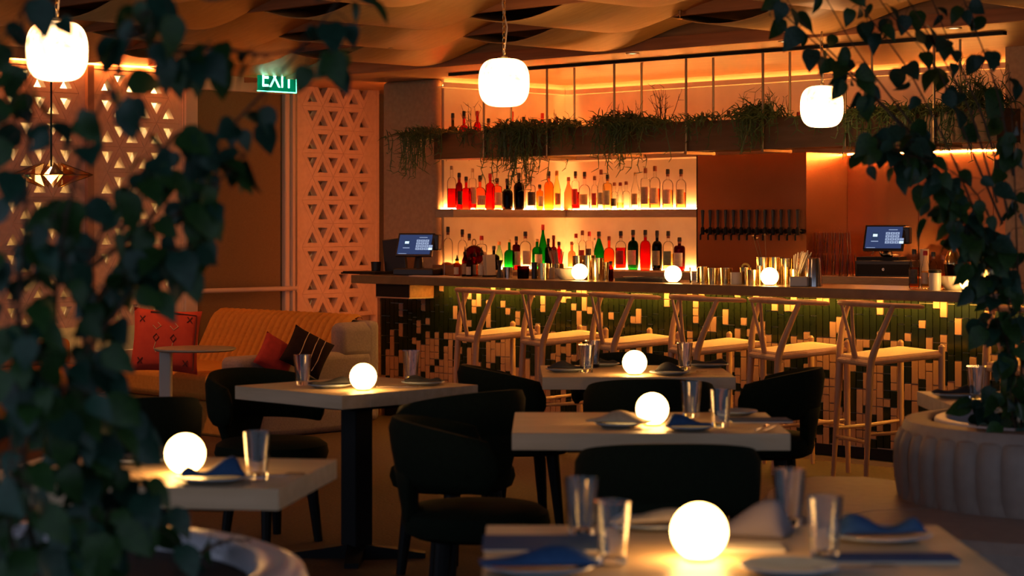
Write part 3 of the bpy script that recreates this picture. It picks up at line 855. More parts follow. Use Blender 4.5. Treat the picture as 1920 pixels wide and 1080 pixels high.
for px, Y, r0, r1, h, m, lb, cat in ((952, 10.2, .034, .038, .075, M_steel, 'short dark metal cup right of the black jigger', 'cup'), (981, 10.1, .040, .044, .088, liq('dark red'), 'brown sauce jar between the metal cups on the bar', 'jar'),
        (1002, 10.12, .020, .022, .115, M_blackpl, 'slim dark canister left of the hammered gold cup', 'canister'), (1019, 10.10, .038, .041, .110, M_gold, 'hammered gold cup left of the ribbed bowl', 'cup'),
        (1032, 10.25, .026, .028, .08, M_ceramic, 'cream ceramic cup behind the hammered gold cup', 'cup'), (1302, 10.16, .030, .034, .10, G_tum, 'clear candle glass right of the second bar globe', 'glass'),
        (1320, 10.24, .034, .040, .105, M_gold, 'first gold cup in the row before the taps', 'cup'), (1337, 10.12, .030, .036, .10, M_gold, 'second gold cup in the row before the taps', 'cup'),
        (1361, 10.22, .036, .042, .10, M_gold, 'third gold cup in the row before the taps', 'cup'), (1380, 10.14, .036, .038, .075, M_ceramic, 'square cream pot in the row before the taps', 'pot'),
        (1398, 10.24, .034, .040, .105, M_gold, 'fourth gold cup in the row before the taps, holding a lemon peel', 'cup'), (1411, 10.10, .034, .040, .095, M_gold, 'fifth gold cup in the row before the taps', 'cup'),
        (1424, 10.18, .016, .020, .12, M_gold, 'narrow gold jigger left of the third bar globe', 'jigger')):
    loc, d = spot(px, Y)
    lathe_thing('bar_cup', lb, cat, loc, cup_prof(r0, r1, h), m)
loc, d = spot(1398, 10.24)
tag(MB().tube([(.028 * math.cos(a), 0, .105 + .022 * math.sin(a)) for a in [PI * k / 10 for k in range(11)]], .007, 8).build('lemon_peel', mat('lemon', (.75, .52, .10), None, .5), None, loc), 'curled lemon peel on the rim of a gold cup', 'peel')
# ribbed bowls
def ribbed(label, px, Y, r, h):
    loc, d = spot(px, Y)
    mb = MB()
    n = 40
    prof = [(0, 0), (.45, 0), (.55, .02), (.85, .45), (.98, .85), (1.0, 1.0), (.95, 1.0), (.9, .8), (.5, .1), (0, .08)]
    vs, fs = [], []
    for q, z in prof:
        for i in range(n):
            k = 1.0 + (.02 if i % 2 else -.02) * (1 if q > .5 else 0)
            a = 2 * PI * i / n
            vs.append((q * r * k * math.cos(a), q * r * k * math.sin(a), z * h))
    for j in range(len(prof) - 1):
        for i in range(n): fs.append((j * n + i, j * n + (i + 1) % n, (j + 1) * n + (i + 1) % n, (j + 1) * n + i))
    return tag(mb.add(vs, fs).build('ribbed_bowl', M_ceramic, None, loc), label, 'bowl')
ribbed('ribbed cream bowl beside the left bar globe lamp', 1066, 10.16, .098, .075)
ribbed('ribbed cream bowl beside the right bar globe lamp', 1790, 10.16, .090, .08)
# straws
def straws(label, px, Y, n, lean, h, m, z=ZC):
    loc, d = spot(px, Y, z)
    mb = MB()
    rnd = random.Random(px)
    for i in range(n):
        a = rnd.uniform(-.03, .03); b = rnd.uniform(-.02, .02)
        mb.tube([(a * .5, b, .012), (a + lean + rnd.uniform(-.05, .05), b + rnd.uniform(-.02, .02), h * rnd.uniform(.85, 1))], .0036, 5)
    t = thing('straw_holder', label, 'straws', loc)
    MB().lathe(cup_prof(.042, .046, .10), 18).build('cup', M_gold, t)
    for i in range(1): tag(mb.build('straws', m, t), kind='stuff')
    return t
straws('bundle of brown paper straws in a gold cup behind the ribbed bowl', 1046, 10.44, 22, -.02, .21, M_tan)
straws('bundle of tan paper straws in a gold cup left of the steel shaker', 1494, 10.24, 24, .05, .22, M_paper)
for px, Y, r0, r1, h, lb in ((1085, 10.40, .040, .046, .16, 'tall gold tin behind the left bar globe'), (1104, 10.36, .040, .046, .165, 'tall gold tin with a leaning spoon right of the left bar globe'),
        (1120, 10.22, .034, .040, .15, 'gold mixing tin right of the tall tin with the spoon'), (1134, 10.32, .030, .036, .12, 'short gold tin left of the dark dropper bottle'),
        (1432, 10.34, .042, .048, .17, 'tall gold tin holding two long bar spoons'), (1455, 10.40, .044, .050, .17, 'tall gold tin behind the third bar globe'),
        (1475, 10.32, .034, .040, .165, 'tall gold tin right of the third bar globe'), (1510, 10.40, .040, .045, .165, 'gold tin behind the grey sugar box'),
        (1526, 10.12, .040, .052, .175, 'polished steel shaker tin at the right of the gold tins')):
    loc, d = spot(px, Y)
    lathe_thing('shaker_tin', lb, 'tin', loc, cup_prof(r0, r1, h) if r0 < r1 and px != 1526 else [(0, 0), (.052, 0), (.040, .165), (.036, .175), (0, .175)], M_gold if px != 1526 else M_steel)
def spoon(label, px0, py0, px1, py1, Y, m=M_gold):
    X0, d0 = on_Y(px0, Y); X1, d1 = on_Y(px1, Y)
    a, b = Vector((X0, Y, zz(py0, d0))), Vector((X1, Y, zz(py1, d1)))
    dr = (a - b).normalized()
    mb = MB().tube([b, a], [.0025, .0025], 6).sphere(tuple(a), .008, 10, 6)
    mb.tube([b - dr * .03, b - dr * .015, b], [.004, .009, .003], 8, flat=.4)
    o = mb.build('bar_spoon', m)
    o.data.transform(Matrix.Translation(-b)); o.location = b
    return tag(o, label, 'spoon')
spoon('leaning bar spoon with a coloured tip in the tall gold tin, left one', 1412, 442, 1433, 518, 10.34)
spoon('leaning bar spoon in the tall gold tin, right one', 1420, 446, 1437, 518, 10.335)
spoon('upright thin stirrer in the tall gold tin', 1434, 440, 1438, 518, 10.36, M_bronze)
spoon('pale stirrer leaning in the tin by the left bar globe', 1115, 448, 1108, 516, 10.36, M_steel)
loc, d = spot(1145, 10.06)
bottle('dropper_bottle', 'small brown dropper bottle on the bar before the green bottle', 'bottle', None, loc, .135, .036, 'std', 'dark red', 'black')
loc, d = spot(1205, 10.2)
t = thing('serving_tray', 'black tray holding a shallow cream dish on the bar', 'tray', loc)
MB().box(-.17, .25, -.09, .09, 0, .008).box(-.17, .25, -.09, -.084, .008, .02).box(-.17, .25, .084, .09, .008, .02).box(-.17, -.164, -.084, .084, .008, .02).box(.244, .25, -.084, .084, .008, .02).build('tray', M_blackpl, t, smooth=False)
MB().lathe([(0, .009), (.04, .009), (.075, .03), (.072, .03), (.035, .014), (0, .014)], 20, TZ(-.08, 0, 0)).build('dish', M_ceramic, t)
MB().box(.0, .22, -.07, .07, .009, .032).build('folded_cloth', M_darkcl, t, smooth=False, bevel=.01)
loc, d = spot(1499, 10.02)
tag(MB().box(-.055, .055, -.04, .04, 0, .062).build('sugar_box', mat('grey_tin', (.30, .27, .24), None, .4, metal=.6), None, loc, .5, smooth=False, bevel=.005), 'small grey box before the straw bundle', 'box')
X, d = on_Y(1327, 11.64)
tag(MB().lathe([(0, 0), (.05, 0), (.085, .03), (.08, .034), (0, .03)], 6).build('tap_towel', M_black, None, (X, 11.66, ZK)), 'folded black towel on the back counter under the left taps', 'towel')
# glass stacks
gm = {}
def drink_glass(h, r0, r1):
    k = (h, r0, r1)
    if k not in gm:
        gm[k] = MB().lathe([(0, h), (r0, h), (r1, 0), (r1 - .003, 0), (r0 - .003, h - .006), (0, h - .006)], 16).mesh('upturned_glass', G_stack)
    return gm[k]
cnt = 0
gg = []
for layer, n, z0 in ((0, 6, 0), (1, 5, .152)):
    for rw in range(2):
        for i in range(n):
            px = 1524 + i * 14.5 + rw * 5
            if px > 1600: continue
            Y = 11.70 + rw * .11
            X, d = on_Y(px, Y)
            gg.append((layer, rw, i, (X, Y, ZK + .001 + z0), 'left'))
for layer, n, z0 in ((0, 4, 0), (1, 4, .152)):
    for i in range(n):
        Y = 11.72
        X, d = on_Y(1792 + i * 15.5, Y)
        gg.append((layer, 0, i, (X, Y, ZK + .001 + z0), 'right'))
for layer, rw, i, loc, side in gg:
    o = link('highball_glass', drink_glass(.150, .026, .033), None, loc)
    tag(o, 'upturned glass, %s in the %s %s row of the stack %s' % (ORD[i], ('front', 'back')[rw], ('lower', 'upper')[layer], 'left of the cash drawer' if side == 'left' else 'behind the bread bowl'), 'glass', 'stacked highball glasses')
for i in range(3):
    loc, d = spot(1570 + i * 11, 11.56, ZK)
    o = link('short_glass', drink_glass(.10, .026, .032), None, (loc[0], loc[1] , ZK + .001))
    tag(o, 'short upturned glass before the tall stack, %s from left' % ORD[i], 'glass', 'short glasses before the stack')
# paper and cup on the cash drawer
X, d = on_Y(1668, 11.84)
tag(MB().grid(lambda u, v: (.16 * (u - .5), .10 * (v - .5), .01 + .05 * abs(math.sin(5 * u + 3 * v)) * (1 - u)), 10, 6).build('crumpled_receipt', M_paper, None, (X + .02, 11.76, ZK + .136), solid=.0015), 'crumpled receipt paper on the black cash drawer', 'paper')
X, d = on_Y(1724, 11.8)
lathe_thing('paper_roll', 'standing cream receipt roll right of the right till screen', 'paper roll', (X, 11.86, ZK + .0), [(0, 0), (.03, 0), (.03, .19), (.01, .19), (.01, .18), (0, .18)], M_paper)
# right end
for i, (px, h, w_, kind, col, cap, lab) in enumerate(((1714, .235, .062, 'std', 'amber', 'black', 'dark'), (1735, .225, .048, 'slim', 'straw', 'red', 'cream'), (1750, .22, .05, 'std', 'dark red', 'black', 'tan'), (1768, .20, .046, 'slim', 'amber', 'brown', None))):
    loc, d = spot(px, 10.18 + .05 * (i % 2))
    bottle('sauce_bottle', '%s bottle with %s cap, %s from left on the bar by the lidded jar' % (col, cap, ORD[i]), 'bottle', 'bottles on the right end of the bar', loc, h, w_, kind, col, cap, lab, .9, -PI / 2)
loc, d = spot(1753, 10.05)
t = thing('lidded_jar', 'cream jar with a dark lid on the bar left of the ribbed bowl', 'jar', loc)
MB().lathe([(0, 0), (.034, 0), (.036, .05), (.036, .10), (0, .10)], 20).build('jar', M_ceramic, t)
MB().lathe([(.037, .10), (.038, .115), (.03, .12), (0, .12)], 20).build('lid', M_black, t)
loc, d = spot(1786, 10.42)
t = thing('cobbler_shaker', 'smoky glass shaker with a metal dome top behind the ribbed bowl', 'shaker', loc)
MB().lathe([(0, 0), (.038, 0), (.050, .15), (.046, .15), (.034, .006), (0, .006)], 20).build('tumbler', glass('smoke_glass', (.35, .30, .24), .2), t)
MB().lathe([(.052, .145), (.050, .17), (.030, .215), (.018, .23), (.018, .25), (.012, .262), (0, .264)], 20).build('dome_top', M_gold, t)
loc, d = spot(1856, 10.42)
t = thing('bread_bowl', 'gold metal bowl at the right end of the bar', 'bowl', loc)
MB().lathe([(0, 0), (.118, 0), (.122, .005), (.122, .135), (.117, .135), (.117, .01), (0, .01)], 28).build('bowl', M_gold, t)
for i, (x, y, z, r) in enumerate(((-.055, -.045, .146, .046), (.050, -.050, .146, .046), (.0, .055, .146, .048), (.005, -.005, .205, .044))):
    o = MB().sphere((0, 0, 0), r, 16, 10, sz=.78).build('bread_roll', M_bread, None, (loc[0] + x, loc[1] + y, ZC + z))
    tag(o, ('left', 'right front', 'rear', 'topmost')[i] + ' bread roll in the gold bowl on the bar', 'bread roll', 'bread rolls in the gold bowl')

# ================================================================== BAR STOOLS
def arc_pts(f, n): return [f(i / n) for i in range(n + 1)]
def bar_stool(label, loc, rz):
    t = thing('bar_stool', label, 'bar stool', loc, rz, 'pale wood bar stools along the bar')
    fw, rw_, fy, ry = .235, .185, .21, -.21
    for s in (-1, 1):
        MB().tube([(s * fw * .98, fy + .01, 0), (s * fw, fy, .40), (s * fw, fy, .765), (s * fw, fy, .778)], [.014, .019, .0185, .008], 12).build('front_leg', M_stool, t)
        def rl(u, s=s):
            z = u * 1.0
            if z < .66: return (s * (rw_ + .012 * (1 - z / .66)), ry - .035 * (1 - z / .66), z)
            q = (z - .66) / .34
            return (s * (rw_ + .075 * math.sin(q * PI / 2) ** 1.3), ry + .10 * (q ** 1.5), z)
        pts = arc_pts(rl, 20)
        MB().tube(pts, [.013 + .008 * min(1, i / 11) if i < 14 else .021 - .006 * (i - 14) / 6 for i in range(21)], 12).build('rear_leg', M_stool, t)
    # bowed top rail, open to the front
    def rail(u):
        if u < .18: a, ext = PI, (.18 - u) / .18
        elif u > .82: a, ext = 2 * PI, (u - .82) / .18
        else: a, ext = PI + PI * (u - .18) / .64, 0
        droop = .016 * abs(u - .5) * 2
        return ((.272 + .012 * ext) * math.cos(a), -.030 + .235 * math.sin(a) + .10 * ext, 1.008 - droop)
    n = 28
    MB().tube(arc_pts(rail, n), [.0135 + .003 * math.sin(PI * i / n) if 0 < i < n else .009 for i in range(n + 1)], 12, flat=.95).build('top_rail', M_stool, t)
    # forked splat
    for s in (-1, 1):
        MB().tube([(s * .012, ry + .003, .695), (s * .014, ry - .015, .78), (s * .045, ry - .04, .92), (s * .062, -.262, 1.0)], [.010, .010, .009, .008], 8, flat=1.5, up=(1, 0, 0)).build('splat_fork', M_stool, t)
    # woven seat
    def seat(u, v):
        y = ry + (fy - ry) * v
        wx = rw_ + (fw - rw_) * v
        x = -wx + 2 * wx * u
        dip = .020 * math.sin(PI * u) * math.sin(PI * v)
        return (x, y, .680 + .035 * v + .012 - dip)
    MB().grid(seat, 14, 14).build('woven_seat', M_cord, t, solid=.030)
    MB().tube([(-rw_, ry, .674), (rw_, ry, .674)], .019, 10).build('rear_seat_rail', M_cord, t)
    MB().tube([(-fw, fy, .712), (fw, fy, .712)], .017, 10).build('front_seat_rail', M_cord, t)
    for s in (-1, 1):
        MB().tube([(s * rw_, ry, .680), (s * fw, fy, .720)], .018, 10).build('side_seat_rail', M_stool, t)
        for z in (.31,):
            MB().tube([(s * (rw_ + .008), ry - .02, z - .03), (s * (rw_ + fw) / 2, 0, z - .02), (s * fw, fy, z)], [.009, .0125, .009], 8).build('side_stretcher', M_stool, t)
    MB().tube([(-fw, fy, .27), (0, fy, .27), (fw, fy, .27)], [.010, .014, .010], 8).build('foot_rest', M_stool, t)
    MB().tube([(-rw_, ry - .02, .235), (0, ry - .02, .235), (rw_, ry - .02, .235)], [.009, .0125, .009], 8).build('rear_stretcher', M_stool, t)
    return t
rzs = math.radians(-26)
wd = Vector((math.cos(rzs), math.sin(rzs), 0)); fd = Vector((-math.sin(rzs), math.cos(rzs), 0))
SL = [-9.945, -9.32, -8.70, -8.03, -7.41, -6.765, -5.80]
SLB = ['first bar stool from the left, below the dasher bottles', 'second bar stool from the left, below the left bar globe', 'third bar stool from the left, below the black tray',
       'fourth bar stool from the left, below the row of gold cups', 'fifth bar stool from the left, below the third bar globe', 'sixth bar stool from the left, legs seen down to the floor',
       'bar stool at the right edge, half hidden by climber leaves']
st0 = None
for i, xf in enumerate(SL):
    c = Vector((xf, 9.965, 0)) + wd * .235 - fd * .21
    rz = rzs + R.uniform(-.03, .03)
    if st0 is None: st0 = bar_stool(SLB[0], c, rz)
    else: copy_tree(st0, SLB[i], c, rz)

# ================================================================== DINING TABLES AND CHAIRS
TT = .75
def table(label, c, rz, wx, wy):
    """c: centre on the floor (world), wx across, wy deep"""
    t = thing('dining_table', label, 'table', (c[0], c[1], 0), rz, 'pale wood dining tables')
    n = 5
    for i in range(n):
        a = -wy / 2 + wy * i / n
        MB().box(-wx / 2, wx / 2, a + .0004, a + wy / n - .0004, TT - .058, TT).build('top_board', M_wood, t, smooth=False, bevel=.0015, seg=1)
    MB().box(-wx * .30, wx * .30, -wy * .28, wy * .28, TT - .085, TT - .059).build('top_plate', M_black, t, smooth=False)
    MB().box(-.05, .05, -.05, .05, .04, TT - .086).build('column', M_black, t, smooth=False, bevel=.006)
    for k in range(4):
        m = RZ(PI / 4 + k * PI / 2)
        MB().add([(.03, -.04, .06), (.30, -.03, .02), (.30, .03, .02), (.03, .04, .06), (.03, -.04, .0), (.30, -.03, .0), (.30, .03, .0), (.03, .04, .0)],
                 [(0, 1, 2, 3), (7, 6, 5, 4), (0, 4, 5, 1), (1, 5, 6, 2), (2, 6, 7, 3), (3, 7, 4, 0)], m).build('foot', M_black, t, smooth=False)
    return t
FR = PI / 4     # an object's own x then runs across the picture
T1c = Vector((-6.385 - .36, 5.395 + .39, 0))
table('wooden table with a lit globe, in front of the mustard sofa', T1c, 0.0, .72, .78)
T2c = P(.475, 7.22, 0)
table('wooden table with a lit globe between two glasses and a beige napkin', T2c, FR - .015, .94, .76)
T3c = P(.585, 9.72, 0)
table('farthest frontal table, set for four near the bar stools', T3c, FR, .89, .78)
T4c = P(-1.02, 5.81, 0)
table('wooden table at the left partly behind the leafy plant', T4c, FR - .14, .90, .69)
T5c = P(.47, 4.36, 0)
table('nearest table with blue menus at the bottom of the picture', T5c, FR, 1.06, .80)
T6c = P(2.14, 8.17, 0)
table('table at the right edge behind the curved banquette', T6c, FR, .86, .77)

def barrel_chair(label, c, rz):
    t = thing('barrel_chair', label, 'chair', (c[0], c[1], 0), rz, 'dark green velvet barrel chairs')
    # curved back band: own y forward, back at -y
    n, m = 30, 10
    A = math.radians(100)
    prof = []
    for j in range(m):
        a = 2 * PI * j / m
        prof.append((math.cos(a), math.sin(a)))
    vs, fs = [], []
    for i in range(n + 1):
        u = -1 + 2 * i / n
        th = -PI / 2 + A * u
        k = abs(u)
        end = min(1.0, (1 - k) / .05) ** .5 if k > .95 else 1.0
        zc = .665 - .045 * k ** 2
        hz = (.118 - .030 * k ** 2) * (.35 + .65 * end)
        tr_ = .030 * (.35 + .65 * end)
        for (cx, cz) in prof:
            sq = max(abs(cx), abs(cz))
            cx2, cz2 = cx / (sq ** .6), cz / (sq ** .6)
            rad = .270 + cx2 * tr_ + .02 * cz2 * (1 - k)
            vs.append((rad * math.cos(th), rad * math.sin(th), zc + cz2 * hz))
    for i in range(n):
        for j in range(m): fs.append((i * m + j, i * m + (j + 1) % m, (i + 1) * m + (j + 1) % m, (i + 1) * m + j))
    fs.append(tuple(range(m))); fs.append(tuple(n * m + j for j in range(m - 1, -1, -1)))
    MB().add(vs, fs).build('backrest', M_velvet, t, angle=60)
    # support between seat and back
    def sup(u, v):
        th = -PI / 2 + (-1 + 2 * u) * (.32 + .25 * v)
        return ((.235 + .035 * v) * math.cos(th), (.235 + .035 * v) * math.sin(th), .40 + .20 * v)
    MB().grid(sup, 12, 4).build('back_support', M_velvet, t, solid=.04)
    MB().lathe([(0, .36), (.22, .36), (.25, .375), (.262, .41), (.255, .445), (.225, .465), (.12, .475), (0, .477)], 32).build('seat', M_velvet, t)
    for a in (45, 135, 225, 315):
        q = math.radians(a)
        c0, c1 = Vector((.17 * math.cos(q), .17 * math.sin(q), .37)), Vector((.215 * math.cos(q), .215 * math.sin(q), 0))
        MB().tube([c0, c1], [.032, .020], 10).build('leg', M_black, t)
    return t
AWAY, RIGHT, LEFT, TOWARD = FR, FR - PI / 2, FR + PI / 2, FR + PI
CH = [('green barrel chair behind the sofa side table end, left of the sofa facing table', (-7.36, 5.80, 0), -PI / 2),
      ('green barrel chair right of the sofa facing table, back to the picture centre', (-6.13, 5.78, 0), PI / 2),
      ('green barrel chair at the left end of the beige napkin table', P(-.125, 7.14, 0), RIGHT + .10),
      ('green barrel chair with its back to us before the beige napkin table', P(.50, 6.52, 0), AWAY),
      ('green barrel chair with its back to us before the farthest table', P(.62, 9.12, 0), AWAY),
      ('green barrel chair right of the farthest table', P(1.17, 9.60, 0), LEFT - .30),
      ('green barrel chair left of the farthest table', P(.045, 9.75, 0), RIGHT + .25),
      ('green barrel chair on the bar side of the farthest table', P(.60, 10.38, 0), TOWARD),
      ('green barrel chair behind the leaves left of the mustard sofa front', P(-1.55, 8.15, 0), AWAY + .5),
      ('green barrel chair at the bottom right corner of the picture', P(1.22, 4.14, 0), LEFT)]
ch0 = None
for lb, c, rz in CH:
    if ch0 is None: ch0 = barrel_chair(lb, c, rz)
    else: copy_tree(ch0, lb, (c[0], c[1], 0), rz)

# ------------------------------------------------------------------ table settings
def tz(px, py, z=TT): return on_z(px, py, z)
for px, py, lb in ((681, 732, 'glowing globe lamp on the table before the mustard sofa'), (1223, 798, 'glowing globe lamp on the table with the beige napkin'),
                   (1190, 703, 'glowing globe lamp on the farthest table'), (347, 889, 'glowing globe lamp on the left table behind the leaves'),
                   (1311, 1050, 'large looking globe lamp on the nearest table')):
    globe(lb, tz(px, py), .114 if py < 1000 else .119)
def tumbler(label, p, h=.132, r=.039):
    o = MB().lathe([(0, .0), (r * .72, .0), (r * .74, .004), (r, h), (r - .0042, h), (r * .72 - .004, .018), (0, .015)], 24).build('water_glass', G_water, None, p)
    return tag(o, label, 'glass', 'water glasses on the tables')
for px, py, lb in ((567, 722, 'water glass on the left side of the sofa facing table'), (771, 712, 'water glass right of the globe on the sofa facing table'),
                   (1351, 801, 'front water glass on the beige napkin table'), (1296, 783, 'rear water glass on the beige napkin table'),
                   (1100, 698, 'front left water glass on the farthest table'), (1112, 689, 'rear left water glass on the farthest table'), (1284, 694, 'right water glass on the farthest table'),
                   (482, 898, 'water glass near the right edge of the left table'), (174, 862, 'water glass seen through the leaves on the left table'),
                   (1090, 1005, 'rear left water glass on the nearest table'), (1149, 1058, 'front left water glass on the nearest table'),
                   (1480, 985, 'rear right water glass on the nearest table'), (1546, 1048, 'front right water glass on the nearest table'),
                   (1831, 748, 'water glass on the table at the right edge')):
    tumbler(lb, tz(px, py))
def plate(label, p, r=.095):
    o = MB().lathe([(0, .0), (r * .6, .0), (r, .014), (r * .99, .018), (r * .62, .006), (0, .005)], 32).build('plate', M_plate, None, p)
    return tag(o, label, 'plate', 'side plates on the tables')
def napkin(label, p, rz, m, L=.20, W=.09, hgt=.03, seed=1):
    rnd = random.Random(seed)
    k1, k2 = rnd.uniform(2, 4), rnd.uniform(0, 6)
    def top_(u, v):
        x, y = (u - .5) * L, (v - .5) * W * (.75 + .25 * math.cos(3 * u + k2))
        return (x, y, .004 + hgt * math.sin(PI * v) ** .7 * (.55 + .45 * math.sin(k1 * u * 2 + k2)) * min(1, 8 * u, 8 * (1 - u)))
    o = MB().grid(top_, 18, 10).build('napkin', m, None, p, rz, solid=.006)
    return tag(o, label, 'napkin', 'folded napkins on the tables')
def menu(label, p, rz, L, W, m=M_navy):
    t = thing('menu_card', label, 'menu', p, rz, 'navy menus on the tables')
    MB().cbox((0, 0, .006), (L, W, .003)).build('cover', m, t, smooth=False, bevel=.001, seg=1)
    MB().cbox((0, 0, .0025), (L * .98, W * .98, .003)).build('pages', M_paper, t, smooth=False)
    return t
def cutlery(label, p, rz):
    t = thing('cutlery_pair', label, 'cutlery', p, rz, 'cutlery on the tables')
    MB().tube([(-.09, 0, .006), (-.02, 0, .006), (.0, 0, .006), (.09, .004, .006)], [.005, .004, .006, .003], 6, flat=.5).build('knife', M_steel, t)
    mb = MB().tube([(-.09, .03, .006), (.03, .03, .006), (.045, .03, .008)], [.005, .003, .008], 6, flat=.5)
    for k in range(3): mb.tube([(.045, .024 + .006 * k, .009), (.09, .024 + .006 * k, .007)], [.0018, .001], 5)
    mb.build('fork', M_steel, t)
    return t
U = lambda p, dz: Vector((p[0], p[1], p[2] + dz))
p = tz(793, 722); plate('side plate right of the globe on the sofa facing table', p); napkin('dark napkin on the plate of the sofa facing table', U(p, .017), FR, M_darkcl, .16, .08, .02, 2)
p = tz(618, 727); plate('side plate left of the globe on the sofa facing table', p); napkin('crumpled dark napkin at the left of the sofa facing table', U(p, .017), FR + .4, M_darkcl, .18, .09, .025, 3)
cutlery('brass toned cutlery beside the globe on the sofa facing table', tz(745, 728), FR)
p = tz(1292, 807); plate('side plate right of the globe on the beige napkin table', p, .085); napkin('navy napkin on the plate right of the globe', U(p, .017), FR, M_navy, .15, .09, .034, 4)
p = tz(1160, 801); plate('side plate left of the globe on the beige napkin table', p, .085); napkin('beige napkin sliding off a plate left of the globe', U(p, .018), FR - .35, M_beige, .22, .09, .034, 5)
menu('navy menu on the right side of the beige napkin table', tz(1424, 790), FR + .05, .22, .14)
p = tz(1375, 778); plate('rear side plate on the beige napkin table', p, .09)
cutlery('dark cutlery at the right corner of the beige napkin table', tz(1445, 806), FR + 1.2)
p = tz(1060, 697); plate('left side plate on the farthest table', p); napkin('dark napkin on the left plate of the farthest table', U(p, .017), FR, M_darkcl, .17, .09, .028, 6)
p = tz(1130, 687); plate('rear left side plate on the farthest table', p, .085); napkin('dark napkin beside the globe at the rear of the farthest table', U(p, .017), FR + .3, M_darkcl, .14, .08, .03, 7)
p = tz(1256, 703); plate('front side plate right of the globe on the farthest table', p); napkin('dark napkin on the front plate of the farthest table', U(p, .017), FR - .2, M_darkcl, .13, .08, .036, 8)
p = tz(1328, 688); plate('rear right side plate on the farthest table', p, .10); napkin('flat dark napkin on the rear right plate', U(p, .017), FR, M_darkcl, .18, .09, .02, 9)
cutlery('cutlery at the right end of the farthest table', tz(1310, 701), FR + 1.0)
p = tz(398, 903); plate('side plate near the front edge of the left table', p, .105); napkin('navy napkin on the plate of the left table', U(p, .017), FR + .2, M_navy, .17, .11, .045, 10)
cutlery('dark cutlery right of the glass on the left table', tz(515, 897), FR + .3)
p = tz(262, 868); plate('side plate seen through leaves on the left table', p, .10); napkin('napkin on the plate seen through leaves', U(p, .017), FR, M_darkcl, .18, .09, .03, 11)
menu('large navy menu at the left of the nearest table', tz(1020, 1022), FR, .27, .20)
p = tz(1010, 1072); plate('left front plate on the nearest table', p, .115); napkin('navy napkin on the left front plate of the nearest table', U(p, .017), FR + .1, M_navy, .24, .10, .03, 12)
p = tz(1225, 990); plate('rear left plate on the nearest table', p, .10); napkin('pale napkin at the rear of the nearest table', U(p, .017), FR + .2, M_beige, .18, .08, .02, 13)
p = tz(1400, 1000); napkin('grey lilac napkin standing behind the big globe', p, FR - .4, mat('lilac_cloth', (.22, .19, .21), None, .85), .20, .12, .075, 14)
p = tz(1650, 1012); plate('right rear plate on the nearest table', p, .115); napkin('navy napkin on the right rear plate of the nearest table', U(p, .017), FR, M_navy, .20, .10, .035, 15)
menu('navy menu at the right of the nearest table', tz(1660, 1050), FR, .30, .10)
menu('open pale menu card with coloured print behind the big globe', tz(1390, 1030), FR, .18, .10, M_paper)
cutlery('cutlery near the front of the nearest table', tz(1610, 1074), FR + .2)
p = tz(1480, 1074); plate('front right plate on the nearest table', p, .10)
p = tz(1790, 745); plate('plate on the table at the right edge', p, .09); napkin('dark napkin on the table at the right edge', U(p, .017), FR, M_darkcl, .18, .09, .03, 16)

# ================================================================== SOFA CORNER
# long sofa back, channel tufted, facing the picture's left front
sofa = thing('channel_sofa', 'mustard velvet channel tufted sofa with outer faces tinted mauve for cool light', 'sofa', (-11.4, 8.9, 0))
SX, SY = -11.4, 8.9
sx0, sx1, yb_, yf_ = -12.55, -10.84, 9.50, 8.30
def sp(mb, name, m, **k):
    o = mb.build(name, m, None, **k); o.parent = sofa; o.matrix_parent_inverse = Matrix.Translation((-SX, -SY, 0)); return o
nch = 22
for i in range(nch):
    a = sx0 + (sx1 - .12 - sx0) * i / nch
    b = sx0 + (sx1 - .12 - sx0) * (i + 1) / nch
    def ch(u, v, a=a, b=b):
        x = a + (b - a) * u
        bulge = .046 * math.sin(PI * u) ** .5
        if v < .72:
            q = v / .72
            return (x, 9.14 + .20 * q - bulge, .40 + .36 * q)
        q = (v - .72) / .28 * PI / 2
        return (x, 9.34 + .10 * math.sin(q) * 1.2 - bulge * math.cos(q), .76 + .035 * math.sin(2 * q) + bulge * math.sin(q) * .6)
    sp(MB().grid(ch, 6, 12), 'back_channel', M_mustard)
sp(MB().box(sx0, sx1, 9.40, 9.52, .06, .765), 'back_shell', M_coollit, smooth=True, bevel=.04, seg=4)
sp(MB().box(sx0, sx1 - .22, 8.30, 9.30, .24, .43), 'seat_cushion', M_mustard, bevel=.05, seg=4)
sp(MB().box(sx0, sx1 - .22, 8.34, 9.30, .0, .235), 'seat_base', M_mustard, bevel=.02)
sp(MB().box(sx1 - .215, sx1, 8.26, 9.46, .0, .56), 'arm', M_coollit, bevel=.05, seg=4)
def endcap(u, v):
    a = u * PI / 2
    return (sx1 - .14 + .14 * math.sin(a), 9.22 + .18 * (1 - math.cos(a)) * 0 + .0 + .22 * u * .6, .54 + .225 * v)
sp(MB().box(sx1 - .14, sx1 - .002, 9.15, 9.50, .50, .76), 'arm_wing', M_coollit, bevel=.06, seg=4)
bench = thing('wall_bench', 'tan bench running along the lattice wall left of the sofa', 'bench', (-12.5, 7.4, 0))
MB().box(-.34, .22, -1.1, .80, .05, .24).build('base', M_mustard, bench, smooth=False, bevel=.02)
MB().box(-.34, .24, -1.1, .80, .245, .43).build('seat_cushion', M_mustard, bench, bevel=.05, seg=4)
MB().box(-.36, -.24, -1.1, .80, .43, .62).build('back_cushion', M_mustard, bench, bevel=.05, seg=4)

